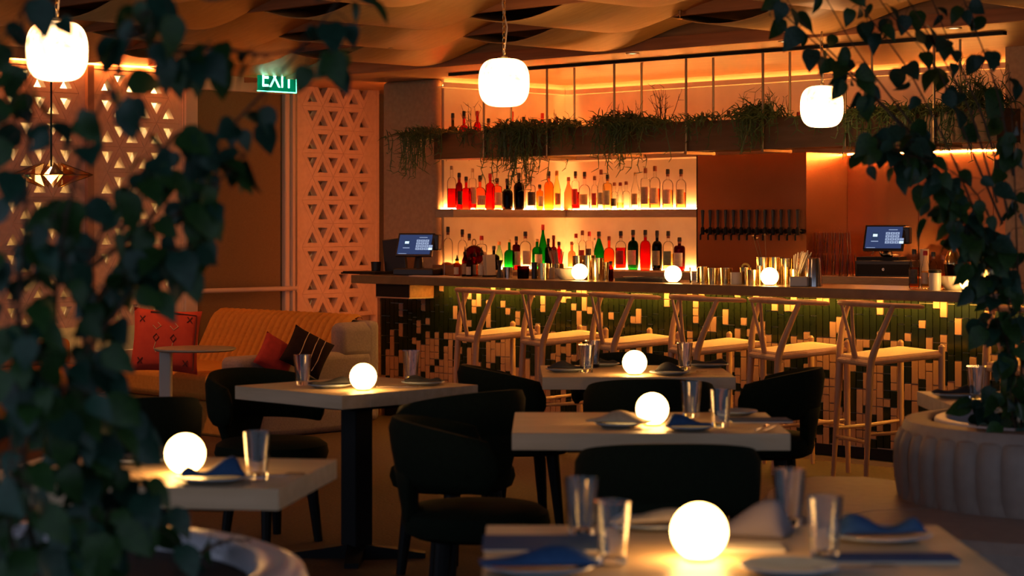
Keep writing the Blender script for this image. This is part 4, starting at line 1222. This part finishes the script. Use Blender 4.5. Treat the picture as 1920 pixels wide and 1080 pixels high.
def pillow(name, label, loc, rot, w_, h_, th, m):
    t = thing(name, label, 'pillow', loc, 0)
    t.rotation_euler = rot
    def f(sgn):
        def g(u, v):
            a, b = 2 * u - 1, 2 * v - 1
            k = (1 - a * a) * (1 - b * b)
            ed = 1 - .07 * (1 - a * a) * abs(b) ** 4 - 0
            ed2 = 1 - .07 * (1 - b * b) * abs(a) ** 4
            return (a * w_ / 2 * ed2, sgn * th / 2 * max(k, 0) ** .42, b * h_ / 2 * ed + h_ / 2)
        return g
    MB().grid(f(-1), 16, 16).grid(f(1), 16, 16).build('cover', m, t, angle=80)
    return t
def pil_y(a, b, th): return -th / 2 * max((1 - a * a) * (1 - b * b), 0) ** .42 - .002
def stitch(t, pts, w_, h_, th, rad, m, name):
    out = []
    for (a, b) in pts: out.append((a * w_ / 2, pil_y(a, b, th), b * h_ / 2 + h_ / 2))
    MB().tube(out, rad, 5).build(name, m, t)
# red embroidered pillow in the sofa corner
pd = 13.75
ploc = at_d(306, 699, pd)
W_, H_, T_ = .46, .44, .14
rp_ = pillow('throw_pillow', 'big red orange pillow with embroidered crosses in the sofa corner', ploc, (-.22, .07, FR + .12), W_, H_, T_, M_red)
for cx, cz in ((-.72, .62), (.66, .66), (-.70, -.68), (.62, -.70)):
    for s in (-1, 1):
        stitch(rp_, [(cx - .07, cz - .09 * s), (cx, cz), (cx + .07, cz + .09 * s)], W_, H_, T_, .004, M_darkthr, 'cross_stitch')
for cx in (-.28, .22):
    stitch(rp_, [(cx - .08, .05), (cx, .16), (cx + .08, .05), (cx, -.07), (cx - .08, .05)], W_, H_, T_, .004, M_darkthr, 'diamond_stitch')
    stitch(rp_, [(cx - .12, .42), (cx, .30), (cx + .12, .42), (cx + .02, .52)], W_, H_, T_, .003, M_thread, 'loop_stitch')
    stitch(rp_, [(cx, -.10), (cx - .04, -.30), (cx + .03, -.42)], W_, H_, T_, .003, M_thread, 'tail_stitch')
stitch(rp_, [(.86, -.9), (.84, -.3), (.86, .3), (.84, .82), (.3, .84), (-.5, .85)], W_, H_, T_, .005, M_darkthr, 'border_stitch')
ploc = at_d(505, 697, 13.6)
pillow('throw_pillow', 'crimson pillow leaning against the dark pillow on the sofa', ploc, (-.45, .55, FR + .35), .26, .26, .11, M_redpil)
ploc = at_d(560, 694, 13.6)
dp = pillow('throw_pillow', 'dark brown pillow with pale stitched lines by the sofa arm', ploc, (-.45, .50, FR + .2), .30, .29, .13, M_darkpil)
for cx in (-.35, .15, .5):
    stitch(dp, [(cx, -.85), (cx + .04, -.3), (cx, .3), (cx + .03, .85)], .30, .29, .13, .003, M_thread, 'stitched_line')

# round side table with an off-centre post
d_ = 12.5
c_ = at_d(366, 652, d_)
st = thing('side_table', 'pale round side table on a single post before the red pillow', 'side table', (c_.x, c_.y, 0), FR)
r_ = 76 * d_ / F
MB().lathe([(0, c_.z - .018), (r_ - .012, c_.z - .018), (r_, c_.z - .010), (r_, c_.z - .002), (r_ - .004, c_.z), (0, c_.z)], 40).build('top', M_wood, st)
px_off = (311 - 366) * d_ / F
MB().cbox((px_off, 0, c_.z / 2), (.075, .07, c_.z - .037)).build('post', M_white, st, smooth=False, bevel=.012)
MB().lathe([(0, 0), (.17, 0), (.17, .010), (0, .016)], 32, TZ(px_off * .5, 0, 0)).build('base', M_white, st)

# ================================================================== PENDANTS
def pendant(label, px, py, d, wpx, hpx, ztop):
    c = at_d(px, py, d)
    t = thing('alabaster_pendant', label, 'pendant lamp', c, 0, 'alabaster pendant lamps')
    r, h = wpx * d / F / 2, hpx * d / F / 2
    prof = []
    for j in range(25):
        a = -PI / 2 + PI * j / 24
        x, z = math.cos(a), math.sin(a)
        e = .50
        prof.append((r * abs(x) ** e * (1.0 - .035 * z * z), h * (abs(z) ** .80) * (1 if z > 0 else -1)))
    prof = [(0 if i in (0, 24) else q, z) for i, (q, z) in enumerate(prof)]
    MB().lathe(prof, 36).build('stone_shade', E_pend, t, angle=80)
    MB().lathe([(.018, h - .002), (.018, h + .012), (.006, h + .016), (.006, h + .03), (0, h + .03)], 16).build('cap', M_brass, t)
    z = h + .02
    k = 0
    mb = MB()
    top_ = ztop - c.z
    while z < top_ - .03:
        m = TZ(0, 0, z + .016) @ RZ(k % 2 * PI / 2) @ RX(PI / 2)
        mb.tube([m @ Vector((.009 * math.cos(a), .018 * math.sin(a), 0)) for a in [2 * PI * q / 10 for q in range(11)]], .0022, 5)
        z += .030; k += 1
    mb.build('chain', M_brass, t)
    MB().tube([(.0, 0, h + .02), (.014, .01, h + (top_ - h) * .35), (-.012, .0, h + (top_ - h) * .6), (.006, 0, top_)], .0035, 6).build('cable', M_paper, t)
    MB().lathe([(.0, top_), (.05, top_), (.05, top_ - .02), (.0, top_ - .024)], 24).build('canopy', M_brass, t)
    return t
pendant('alabaster pendant lamp at the upper left, partly behind leaves', 107, 96, 8.75, 115, 112, 2.80)
pendant('alabaster pendant lamp hanging left of the picture centre line', 945, 155, 10.7, 96, 90, 2.80)
pendant('alabaster pendant lamp at the right before the hanging planter', 1541, 200, 11.95, 81, 78, 2.66)

# star shaped brass pendant by the lattice
c = at_d(96, 328, 12.6)
t = thing('star_pendant', 'faceted brass pendant lamp before the left lattice wall', 'pendant lamp', c, FR)
MB().lathe([(0, -.055), (.048, 0), (.0, .055)], 8).build('bulb', E_star, t, smooth=False)
L_, hh = .26, .075
edges = []
for a in range(6):
    q = a * PI / 3
    tip = Vector((L_ * math.cos(q), L_ * math.sin(q), 0))
    for s in (-1, 1):
        inn = Vector((.07 * math.cos(q + s * .52), .07 * math.sin(q + s * .52), 0))
        for z in (-1, 1):
            MB().add([tuple(tip), tuple(inn), (.06 * math.cos(q), .06 * math.sin(q), z * hh)], [(0, 1, 2)]).build('glass_facet', G_amber, t, smooth=False)
            MB().tube([tip, inn], .003, 5).tube([tip, Vector((.06 * math.cos(q), .06 * math.sin(q), z * hh))], .003, 5).build('brass_rib', M_brass, t)
MB().tube([(0, 0, .05), (0, 0, 2.6 - c.z)], .006, 6).build('rod', M_black, t)

# ceiling spots, sprinklers, camera, exit sign
def spotlight(label, px, py, d, energy=0, aim=None, size=1.0):
    p = at_d(px, py, d)
    t = thing('ceiling_spot', label, 'spotlight', p, 0, 'small ceiling spotlights')
    MB().lathe([(.030, -.05), (.032, -.05), (.032, .05), (.0, .05)], 18).build('housing', M_tan, t)
    MB().lathe([(0, -.047), (.028, -.047), (.028, -.044), (0, -.044)], 18).build('lens', E_spot, t)
    MB().lathe([(.006, .05), (.006, max(.10, 2.99 - p.z))], 8).build('stem', M_black, t)
    if energy:
        l = bpy.data.lights.new('spot_beam', 'SPOT')
        l.energy = energy; l.color = (1.0, .55, .24); l.spot_size = size; l.spot_blend = .7; l.shadow_soft_size = .04
        lo = bpy.data.objects.new('spot_beam', l); C.objects.link(lo)
        lo.parent = t; lo.location = (0, 0, -.06)
        v = (Vector(aim) - p).normalized()
        lo.rotation_euler = v.to_track_quat('-Z', 'Y').to_euler()
    return t
def spot_at(label, x, y, z, energy, aim, size):
    t = thing('ceiling_spot', label, 'spotlight', (x, y, z), 0, 'small ceiling spotlights')
    MB().lathe([(.030, -.05), (.032, -.05), (.032, .05), (.0, .05)], 18).build('housing', M_tan, t)
    MB().lathe([(0, -.047), (.028, -.047), (.028, -.044), (0, -.044)], 18).build('lens', E_spot, t)
    MB().lathe([(.006, .05), (.006, 2.99 - z)], 8).build('stem', M_black, t)
    l = bpy.data.lights.new('spot_beam', 'SPOT')
    l.energy = energy; l.color = (1.0, .37, .11); l.spot_size = size; l.spot_blend = .8; l.shadow_soft_size = .04
    lo = bpy.data.objects.new('spot_beam', l); C.objects.link(lo)
    lo.parent = t; lo.location = (0, 0, -.06)
    v = (Vector(aim) - Vector((x, y, z))).normalized()
    lo.rotation_euler = v.to_track_quat('-Z', 'Y').to_euler()
    return t
SPOTS = [(-11.2, 7.05, 'ceiling spotlight over the mustard sofa', (-11.6, 9.1, .5), 75, 1.4)]
for x, y, lb, aim, en, sz in SPOTS: spot_at(lb, x, y, 2.58, en, aim, sz)
for x, lb in ((-10.1, 'recessed downlight above the first bar stools on the left'), (-8.85, 'recessed downlight above the middle bar stools'), (-7.6, 'recessed downlight above the fourth and fifth bar stools'), (-6.4, 'recessed downlight above the sixth bar stool')):
    t = thing('recessed_downlight', lb, 'downlight', (x, 9.97, ZS), 0, 'recessed downlights in the bar soffit')
    MB().lathe([(.030, -.001), (.045, -.001), (.045, -.006), (.030, -.006)], 20, close=True).build('ring', M_tan, t)
    MB().lathe([(0, -.003), (.029, -.003), (.029, -.001), (0, -.001)], 18).build('lens', E_spot, t)
    l = bpy.data.lights.new('downlight_beam', 'SPOT')
    l.energy = 42; l.color = (1.0, .40, .125); l.spot_size = 1.15; l.spot_blend = .7; l.shadow_soft_size = .03
    lo = bpy.data.objects.new('downlight_beam', l); C.objects.link(lo)
    lo.parent = t; lo.location = (0, 0, -.02)
    lo.rotation_euler = Vector((0, -.55, -1.9)).to_track_quat('-Z', 'Y').to_euler()
for px, py, d, lb in ((733, 82, 13.0, 'small ceiling sprinkler left of the middle pendant'), (1275, 26, 11.6, 'small ceiling sprinkler above the fourth front rod')):
    p = at_d(px, py, d)
    t = thing('sprinkler', lb, 'sprinkler', p)
    MB().lathe([(.012, -.01), (.012, .12), (0, .12)], 10).build('pipe', M_bronze, t)
    MB().lathe([(0, -.03), (.018, -.03), (.018, -.027), (.004, -.025), (.004, -.01)], 12).build('deflector', M_brass, t)
c = at_d(1490, 62, 11.9)
t = thing('security_camera', 'white dome security camera on the ceiling near the right climber', 'camera', c, FR)
MB().lathe([(0, .045), (.052, .045), (.055, .03), (.050, -.002), (.030, -.006), (0, -.006)], 28).build('mount', mat('camera_white', (.55, .48, .42), None, .4), t)
MB().sphere((0, 0, -.004), .044, 22, 14).build('ball', MATS['camera_white'], t)
MB().sphere((-.018, -.024, -.018), .026, 18, 12, sz=1.0).build('lens', M_blackpl, t)
MB().lathe([(.056, .040), (.057, .046)], 28).build('seal', M_black, t)
# exit sign
XE = -12.35
ya, da = on_X(483, XE); yb2, db = on_X(555, XE)
zt, zb_ = zz(118, da), zz(170, da)
ex = thing('exit_sign', 'green glowing EXIT sign hanging by the door', 'sign', (XE, (ya + yb2) / 2, (zt + zb_) / 2), PI / 2)
wE, hE = yb2 - ya, zt - zb_
MB().cbox((0, 0, 0), (wE, .008, hE)).build('acrylic_plate', E_greenp, ex, smooth=False)
MB().cbox((0, 0, -hE / 2), (wE, .012, .006)).cbox((wE / 2, 0, 0), (.006, .012, hE)).build('edge_glow', E_green, ex, smooth=False)
MB().cbox((0, 0, hE / 2 + .02), (wE * .9, .04, .04)).build('housing', M_black, ex, smooth=False)
MB().tube([(0, 0, hE / 2 + .03), (0, 0, 2.99 - (zt + zb_) / 2)], .008, 8).build('stem', M_black, ex)
cu = bpy.data.curves.new('exit_text', 'FONT')
cu.body = 'EXIT'; cu.size = hE * .98; cu.align_x = 'CENTER'; cu.align_y = 'CENTER'; cu.extrude = .001; cu.space_character = 1.0
tmp = bpy.data.objects.new('exit_text', cu); C.objects.link(tmp)
dg = bpy.context.evaluated_depsgraph_get()
me = bpy.data.meshes.new_from_object(tmp.evaluated_get(dg))
bpy.data.objects.remove(tmp)
me.materials.clear(); me.materials.append(emit('exit_letters', (.30, 1.0, .66), 5.0))
o = link('letters', me, ex, (0, -.007, -.01))
o.rotation_euler = (PI / 2, 0, 0)
bx = [v.co.x for v in me.vertices]
o.scale = (wE * .80 / (max(bx) - min(bx)), 1, 1)

# ================================================================== BANQUETTE, PLANTERS
def bulged_ring(r, z0, z1, a0, a1, depth, n=6, m=8, inner=.10):
    """one upright channel of a round backrest (outside of a circle of radius r)"""
    def f(u, v):
        a = a0 + (a1 - a0) * u
        q = r + depth * math.sin(PI * u) ** .6 + .02 * math.sin(PI * v)
        if v > .8: q -= inner * .6 * ((v - .8) / .2) ** 2
        return (q * math.cos(a), q * math.sin(a), z0 + (z1 - z0) * v)
    return MB().grid(f, n, m)
bc = P(2.02, 7.40, 0)
bq = thing('round_banquette', 'taupe round banquette with channelled back around a planter at the right', 'banquette', bc, FR)
nb = 40
for i in range(nb):
    a0, a1 = 2 * PI * i / nb, 2 * PI * (i + 1) / nb
    g = .035 if i % 8 == 5 else .0
    bulged_ring(.582, .44, .735, a0 + g, a1, .017).build('back_channel', M_taupe, bq)
MB().lathe([(.60, .43), (.585, .715), (.575, .738), (.50, .742), (.48, .73), (.48, .43)], 64, close=True).build('back_core', M_taupe, bq)
for i in range(3):
    a0, a1 = math.radians(138 + 68 * i), math.radians(138 + 68 * (i + 1) - .8)
    mb = MB().lathe([(.58, .30), (1.08, .30), (1.11, .33), (1.11, .41), (1.08, .445), (.85, .462), (.58, .455)], 22, close=True, a0=a0, a1=a1).add([(q * math.cos(a), q * math.sin(a), z) for a in (a0, a1) for q, z in ((.58, .30), (1.08, .30), (1.11, .33), (1.11, .41), (1.08, .445), (.85, .462), (.58, .455))], [tuple(range(7)), tuple(range(13, 6, -1))])
    mb.build('seat_cushion', M_taupe, bq)
MB().lathe([(.60, 0), (1.0, 0), (1.0, .295), (.60, .295)], 40, close=True, a0=math.radians(140), a1=math.radians(340)).build('plinth', M_black, bq)
MB().lathe([(.48, 0), (.595, 0), (.595, .43), (.48, .43)], 48, close=True).build('back_plinth', M_taupe, bq)
rp2 = bq
MB().lathe([(.47, .0), (.47, .735), (.465, .745), (.43, .745), (.42, .735), (.42, .60), (0, .60)], 48).build('planter_rim', M_pot, rp2)
MB().lathe([(0, .66), (.418, .66)], 40).build('soil', M_soil, rp2)
pc = P(-1.10, 4.20, 0)
lp = thing('planter_bowl', 'pale round planter with a thick rim at the bottom left', 'planter', pc, FR)
MB().lathe([(.0, .0), (.60, .0), (.67, .06), (.685, .45), (.68, .70), (.665, .735), (.63, .75), (.59, .748), (.565, .735), (.555, .70), (.55, .58), (0, .58)], 64).build('bowl', M_pot, lp, angle=70)
MB().lathe([(0, .715), (.553, .705)], 40).build('soil', M_soil, lp)

# dark speaker and red flowers on the top shelf behind the climber
X, d = on_Y(1662, 11.95)
t = thing('shelf_speaker', 'dark speaker box on the top shelf behind the climber leaves', 'speaker', (X, 11.95, ZU))
MB().box(-.20, .20, -.10, .10, 0, .26, RX(-.0)).build('cabinet', M_blackpl, t, smooth=False, bevel=.006)
MB().box(-.185, .185, -.108, -.101, .015, .245).build('grille', M_black, t, smooth=False)
X, d = on_Y(1598, 11.84)
t = thing('flower_vase', 'red flowers in a small dark vase on the top shelf', 'flowers', (X, 11.83, ZU))
MB().lathe([(0, 0), (.03, 0), (.045, .05), (.03, .10), (.034, .12), (.03, .12), (0, .02)], 18).build('vase', M_trough, t)
rnd = random.Random(3)
for i in range(9):
    a, r_ = rnd.uniform(0, 2 * PI), rnd.uniform(.02, .10)
    e = Vector((r_ * math.cos(a), r_ * .5 * math.sin(a) - .02, .17 + rnd.uniform(0, .09)))
    mb = MB()
    for k in range(6):
        q = k * PI / 3
        mb.sphere((e.x + .012 * math.cos(q), e.y + .012 * math.sin(q), e.z), .012, 8, 6, sz=.6)
    mb.sphere(tuple(e), .009, 8, 6)
    f_ = mb.build('flower', CAPM['red'], t)
    MB().tube([(0, 0, .10), tuple(e)], .002, 4).build('stalk', M_leaf, f_)

# ================================================================== CLIMBING PLANTS
def leaf_mesh(name, m, bend, fold, seed):
    rnd = random.Random(seed)
    # heart / pointed oval outline along +x, length 1
    xs = [0, .06, .16, .30, .46, .62, .78, .90, 1.0]
    ws = [.0, .20, .33, .38, .36, .28, .17, .075, 0]
    vs, fs = [], []
    for i, (x, w_) in enumerate(zip(xs, ws)):
        z = -bend * x * x
        wl, wr = w_ * rnd.uniform(.93, 1.05), w_ * rnd.uniform(.93, 1.05)
        back = -.06 if i == 1 else (-.02 if i == 2 else 0)
        vs += [(x + back, wl, z + fold * wl), (x, 0, z), (x + back, -wr, z + fold * wr)]
    for i in range(len(xs) - 1):
        for k in (0, 1):
            a, b, c, d = i * 3 + k, i * 3 + k + 1, (i + 1) * 3 + k + 1, (i + 1) * 3 + k
            fs.append((a, b, c, d))
    mb = MB().add(vs, fs)
    return mb.mesh(name, m, angle=80)
LEAVES = [leaf_mesh('leaf', M_leaf, .25, .25, 1), leaf_mesh('leaf', M_leafd, .15, .35, 2), leaf_mesh('leaf', M_leaf, .4, .15, 3), leaf_mesh('leaf', M_leafd, .3, .2, 4)]
def orient(o, direction, normal, size):
    x = direction.normalized()
    z = (normal - x * normal.dot(x))
    if z.length < 1e-4: z = Vector((0, 0, 1)).cross(x)
    z.normalize()
    y = z.cross(x)
    m = Matrix((x, y, z)).transposed().to_4x4()
    o.rotation_mode = 'QUATERNION'
    o.rotation_quaternion = m.to_quaternion()
    o.scale = (size, size, size)
KEEP = [(470, 95, 575, 190), (285, 780, 410, 905), (225, 555, 440, 705), (915, 60, 985, 210), (380, 560, 700, 720), (405, 945, 640, 1085), (45, 280, 165, 362)]   # leaves grow clear of these sight lines
def plant(name, label, base, branches, leaf_size, seed, stem_r=.006, more=1.0):
    """branches: lists of (px, py, depth); leaves sit along them on short stalks"""
    rnd = random.Random(seed)
    t = thing(name, label, 'plant', base, 0)
    todo = []
    for br, count, spread, lo, hi in branches:
        count = int(count * more)
        pts = [at_d(*p) for p in br]
        fine = []
        for i in range(len(pts) - 1):
            n = max(3, int((pts[i + 1] - pts[i]).length / .06))
            for k in range(n): fine.append(pts[i].lerp(pts[i + 1], k / n))
        fine.append(pts[-1])
        # smooth
        for _ in range(3): fine = [fine[0]] + [(fine[i - 1] + fine[i] * 2 + fine[i + 1]) / 4 for i in range(1, len(fine) - 1)] + [fine[-1]]
        rads = [stem_r * (1 - .75 * i / len(fine)) for i in range(len(fine))]
        mb = MB().tube([p - base for p in fine], rads, 5)
        stalks = []
        for k in range(count):
            q = lo + (hi - lo) * rnd.random()
            p = fine[min(int(q * len(fine)), len(fine) - 1)]
            off = Vector((rnd.gauss(0, 1), rnd.gauss(0, 1), rnd.gauss(0, .8)))
            off = off.normalized() * spread * (rnd.random() ** .7)
            e = p + off + Vector((0, 0, -.2 * spread))
            mb.tube([p - base, (p + e) / 2 - base + Vector((0, 0, .1 * spread)), e - base], [.0016, .0013, .001], 3)
            dr = off.normalized() * .6 + Vector((rnd.uniform(-.5, .5), rnd.uniform(-.5, .5), -.75))
            nm = Vector((rnd.uniform(-.7, .7) + .5, rnd.uniform(-.7, .7) - .5, rnd.uniform(.1, 1.0)))
            ev = e
            lat_, dep_ = Q * (ev.x + ev.y), Q * (ev.y - ev.x)
            qx, qy = 960 + F * lat_ / dep_, YH - F * (ev.z - H) / dep_
            if any(a < qx < c and b < qy < d for a, b, c, d in KEEP): continue
            todo.append((leaf_size * rnd.uniform(.62, 1.15), e - base, dr, nm, rnd.choice(LEAVES)))
        mb.build('stem', M_stem, t)
    todo.sort(key=lambda q: -q[0])
    rest = {M_leaf.name: MB(), M_leafd.name: MB()}
    for i, (sz, e, dr, nm, me) in enumerate(todo):
        if i < 298:
            orient(link('leaf', me, t, e), dr, nm, sz)
        else:
            x = dr.normalized(); z = nm - x * nm.dot(x); z.normalize(); y = z.cross(x)
            mx = Matrix.Translation(e) @ (Matrix((x, y, z)).transposed().to_4x4() @ Matrix.Scale(sz, 4))
            rest[me.materials[0].name].add([v.co for v in me.vertices], [tuple(p.vertices) for p in me.polygons], mx)
    for k, mb in rest.items():
        if mb.v: tag(mb.build('small_leaves', MATS[k], t, angle=80), kind='stuff')
    return t
# left climber (around 4 m away)
LB = [
 ([(150, 1010, 4.1), (120, 800, 3.9), (95, 600, 3.8), (120, 400, 3.7), (170, 230, 3.7), (250, 60, 3.8), (330, -60, 3.9)], 44, .085, .08, .97),
 ([(60, 1030, 3.9), (40, 820, 3.7), (30, 600, 3.7), (50, 380, 3.7), (60, 180, 3.8), (40, 20, 3.9)], 46, .09, .05, .98),
 ([(200, 1010, 4.1), (190, 800, 4.0), (150, 620, 3.9), (160, 470, 3.9), (250, 340, 4.0), (330, 250, 4.1)], 44, .085, .05, .98),
 ([(250, 1000, 4.2), (230, 880, 4.0), (140, 740, 3.8), (60, 690, 3.7), (20, 560, 3.7)], 40, .09, .05, .98),
 ([(120, 1040, 3.8), (160, 980, 3.8), (230, 960, 3.9), (290, 990, 4.0)], 26, .06, .05, 1.0),
 ([(150, 620, 4.1), (260, 430, 4.2), (370, 300, 4.3), (480, 190, 4.3), (560, 100, 4.3), (650, -20, 4.3)], 22, .06, .12, .98),
 ([(170, 500, 4.0), (280, 420, 4.1), (345, 400, 4.1), (400, 350, 4.2), (460, 290, 4.2)], 18, .05, .2, 1.0),
 ([(180, 560, 4.0), (240, 500, 4.1), (300, 470, 4.1), (355, 460, 4.1)], 16, .05, .2, 1.0),
 ([(250, 60, 3.9), (330, 110, 4.0), (400, 80, 4.1), (480, 110, 4.2), (560, 90, 4.2), (625, 100, 4.2)], 18, .045, .1, 1.0),
 ([(160, 660, 3.8), (220, 580, 3.9), (245, 545, 3.9)], 10, .06, .2, 1.0),
 ([(30, 1060, 3.6), (10, 950, 3.5), (20, 860, 3.5)], 12, .08, .1, 1.0),
 ([(330, 1075, 4.3), (380, 1030, 4.35), (430, 1010, 4.45), (470, 1015, 4.5)], 9, .05, .1, 1.0),
]
plant('climbing_plant', 'large dark leafy climber filling the left side of the picture', Vector((pc.x, pc.y, .62)), LB, .074, 5, .006, 1.8)
# right climber (around 6.5 m away)
RB = [
 ([(1905, 800, 7.2), (1900, 640, 7.0), (1880, 480, 6.8), (1840, 360, 6.7), (1760, 300, 6.6), (1680, 290, 6.6), (1635, 255, 6.6)], 56, .10, .10, .98),
 ([(1915, 820, 7.2), (1915, 640, 7.0), (1905, 430, 6.9), (1900, 250, 6.9), (1890, 120, 7.0)], 34, .08, .08, .95),
 ([(1890, 560, 6.9), (1830, 440, 6.8), (1780, 380, 6.7), (1740, 330, 6.7), (1700, 240, 6.7)], 42, .095, .1, 1.0),
 ([(1900, 700, 7.0), (1880, 600, 6.9), (1850, 520, 6.8), (1820, 440, 6.7), (1790, 400, 6.7)], 34, .085, .1, 1.0),
 ([(1700, 250, 6.7), (1650, 190, 6.7), (1610, 150, 6.7), (1580, 120, 6.7), (1500, 40, 6.7), (1470, -10, 6.7)], 14, .05, .2, 1.0),
 ([(1860, 480, 6.8), (1790, 300, 6.8), (1700, 120, 6.8), (1620, 20, 6.8), (1590, -20, 6.8)], 10, .05, .3, .98),
 ([(1880, 420, 6.8), (1800, 230, 6.9), (1760, 120, 6.9), (1660, 20, 6.9), (1640, -20, 6.9)], 8, .05, .4, .98),
 ([(1870, 380, 6.9), (1820, 200, 6.9), (1740, 60, 6.9), (1690, -20, 6.9)], 5, .05, .5, .95),
 ([(1890, 400, 6.9), (1850, 230, 6.9), (1780, 80, 6.9), (1740, -20, 6.9)], 5, .05, .5, .95),
 ([(1720, 260, 6.8), (1560, 110, 6.8), (1420, -20, 6.8)], 4, .04, .5, 1.0),
 ([(1760, 300, 6.8), (1600, 90, 6.8), (1540, -20, 6.8)], 4, .04, .5, 1.0),
 ([(1900, 330, 6.9), (1870, 160, 6.9), (1830, 60, 6.9), (1800, -20, 6.9)], 6, .05, .5, .95),
 ([(1905, 840, 7.3), (1860, 770, 7.2), (1825, 745, 7.2)], 16, .08, .2, 1.0),
 ([(1915, 840, 7.1), (1890, 760, 7.0), (1900, 690, 7.0)], 16, .08, .1, 1.0),
]
plant('climbing_plant', 'tall leafy climber arching in from the right edge of the picture', Vector((bc.x, bc.y, .66)), RB, .080, 9, .005, 1.5)

# ------------------------------------------------------------------ check that every label stands alone
seen = {}
for o in S.objects:
    if o.parent is None and 'label' in o:
        n = len(o['label'].split())
        if o['label'] in seen or not 4 <= n <= 16: print('LABEL', n, o['label'])
        seen[o['label']] = 1
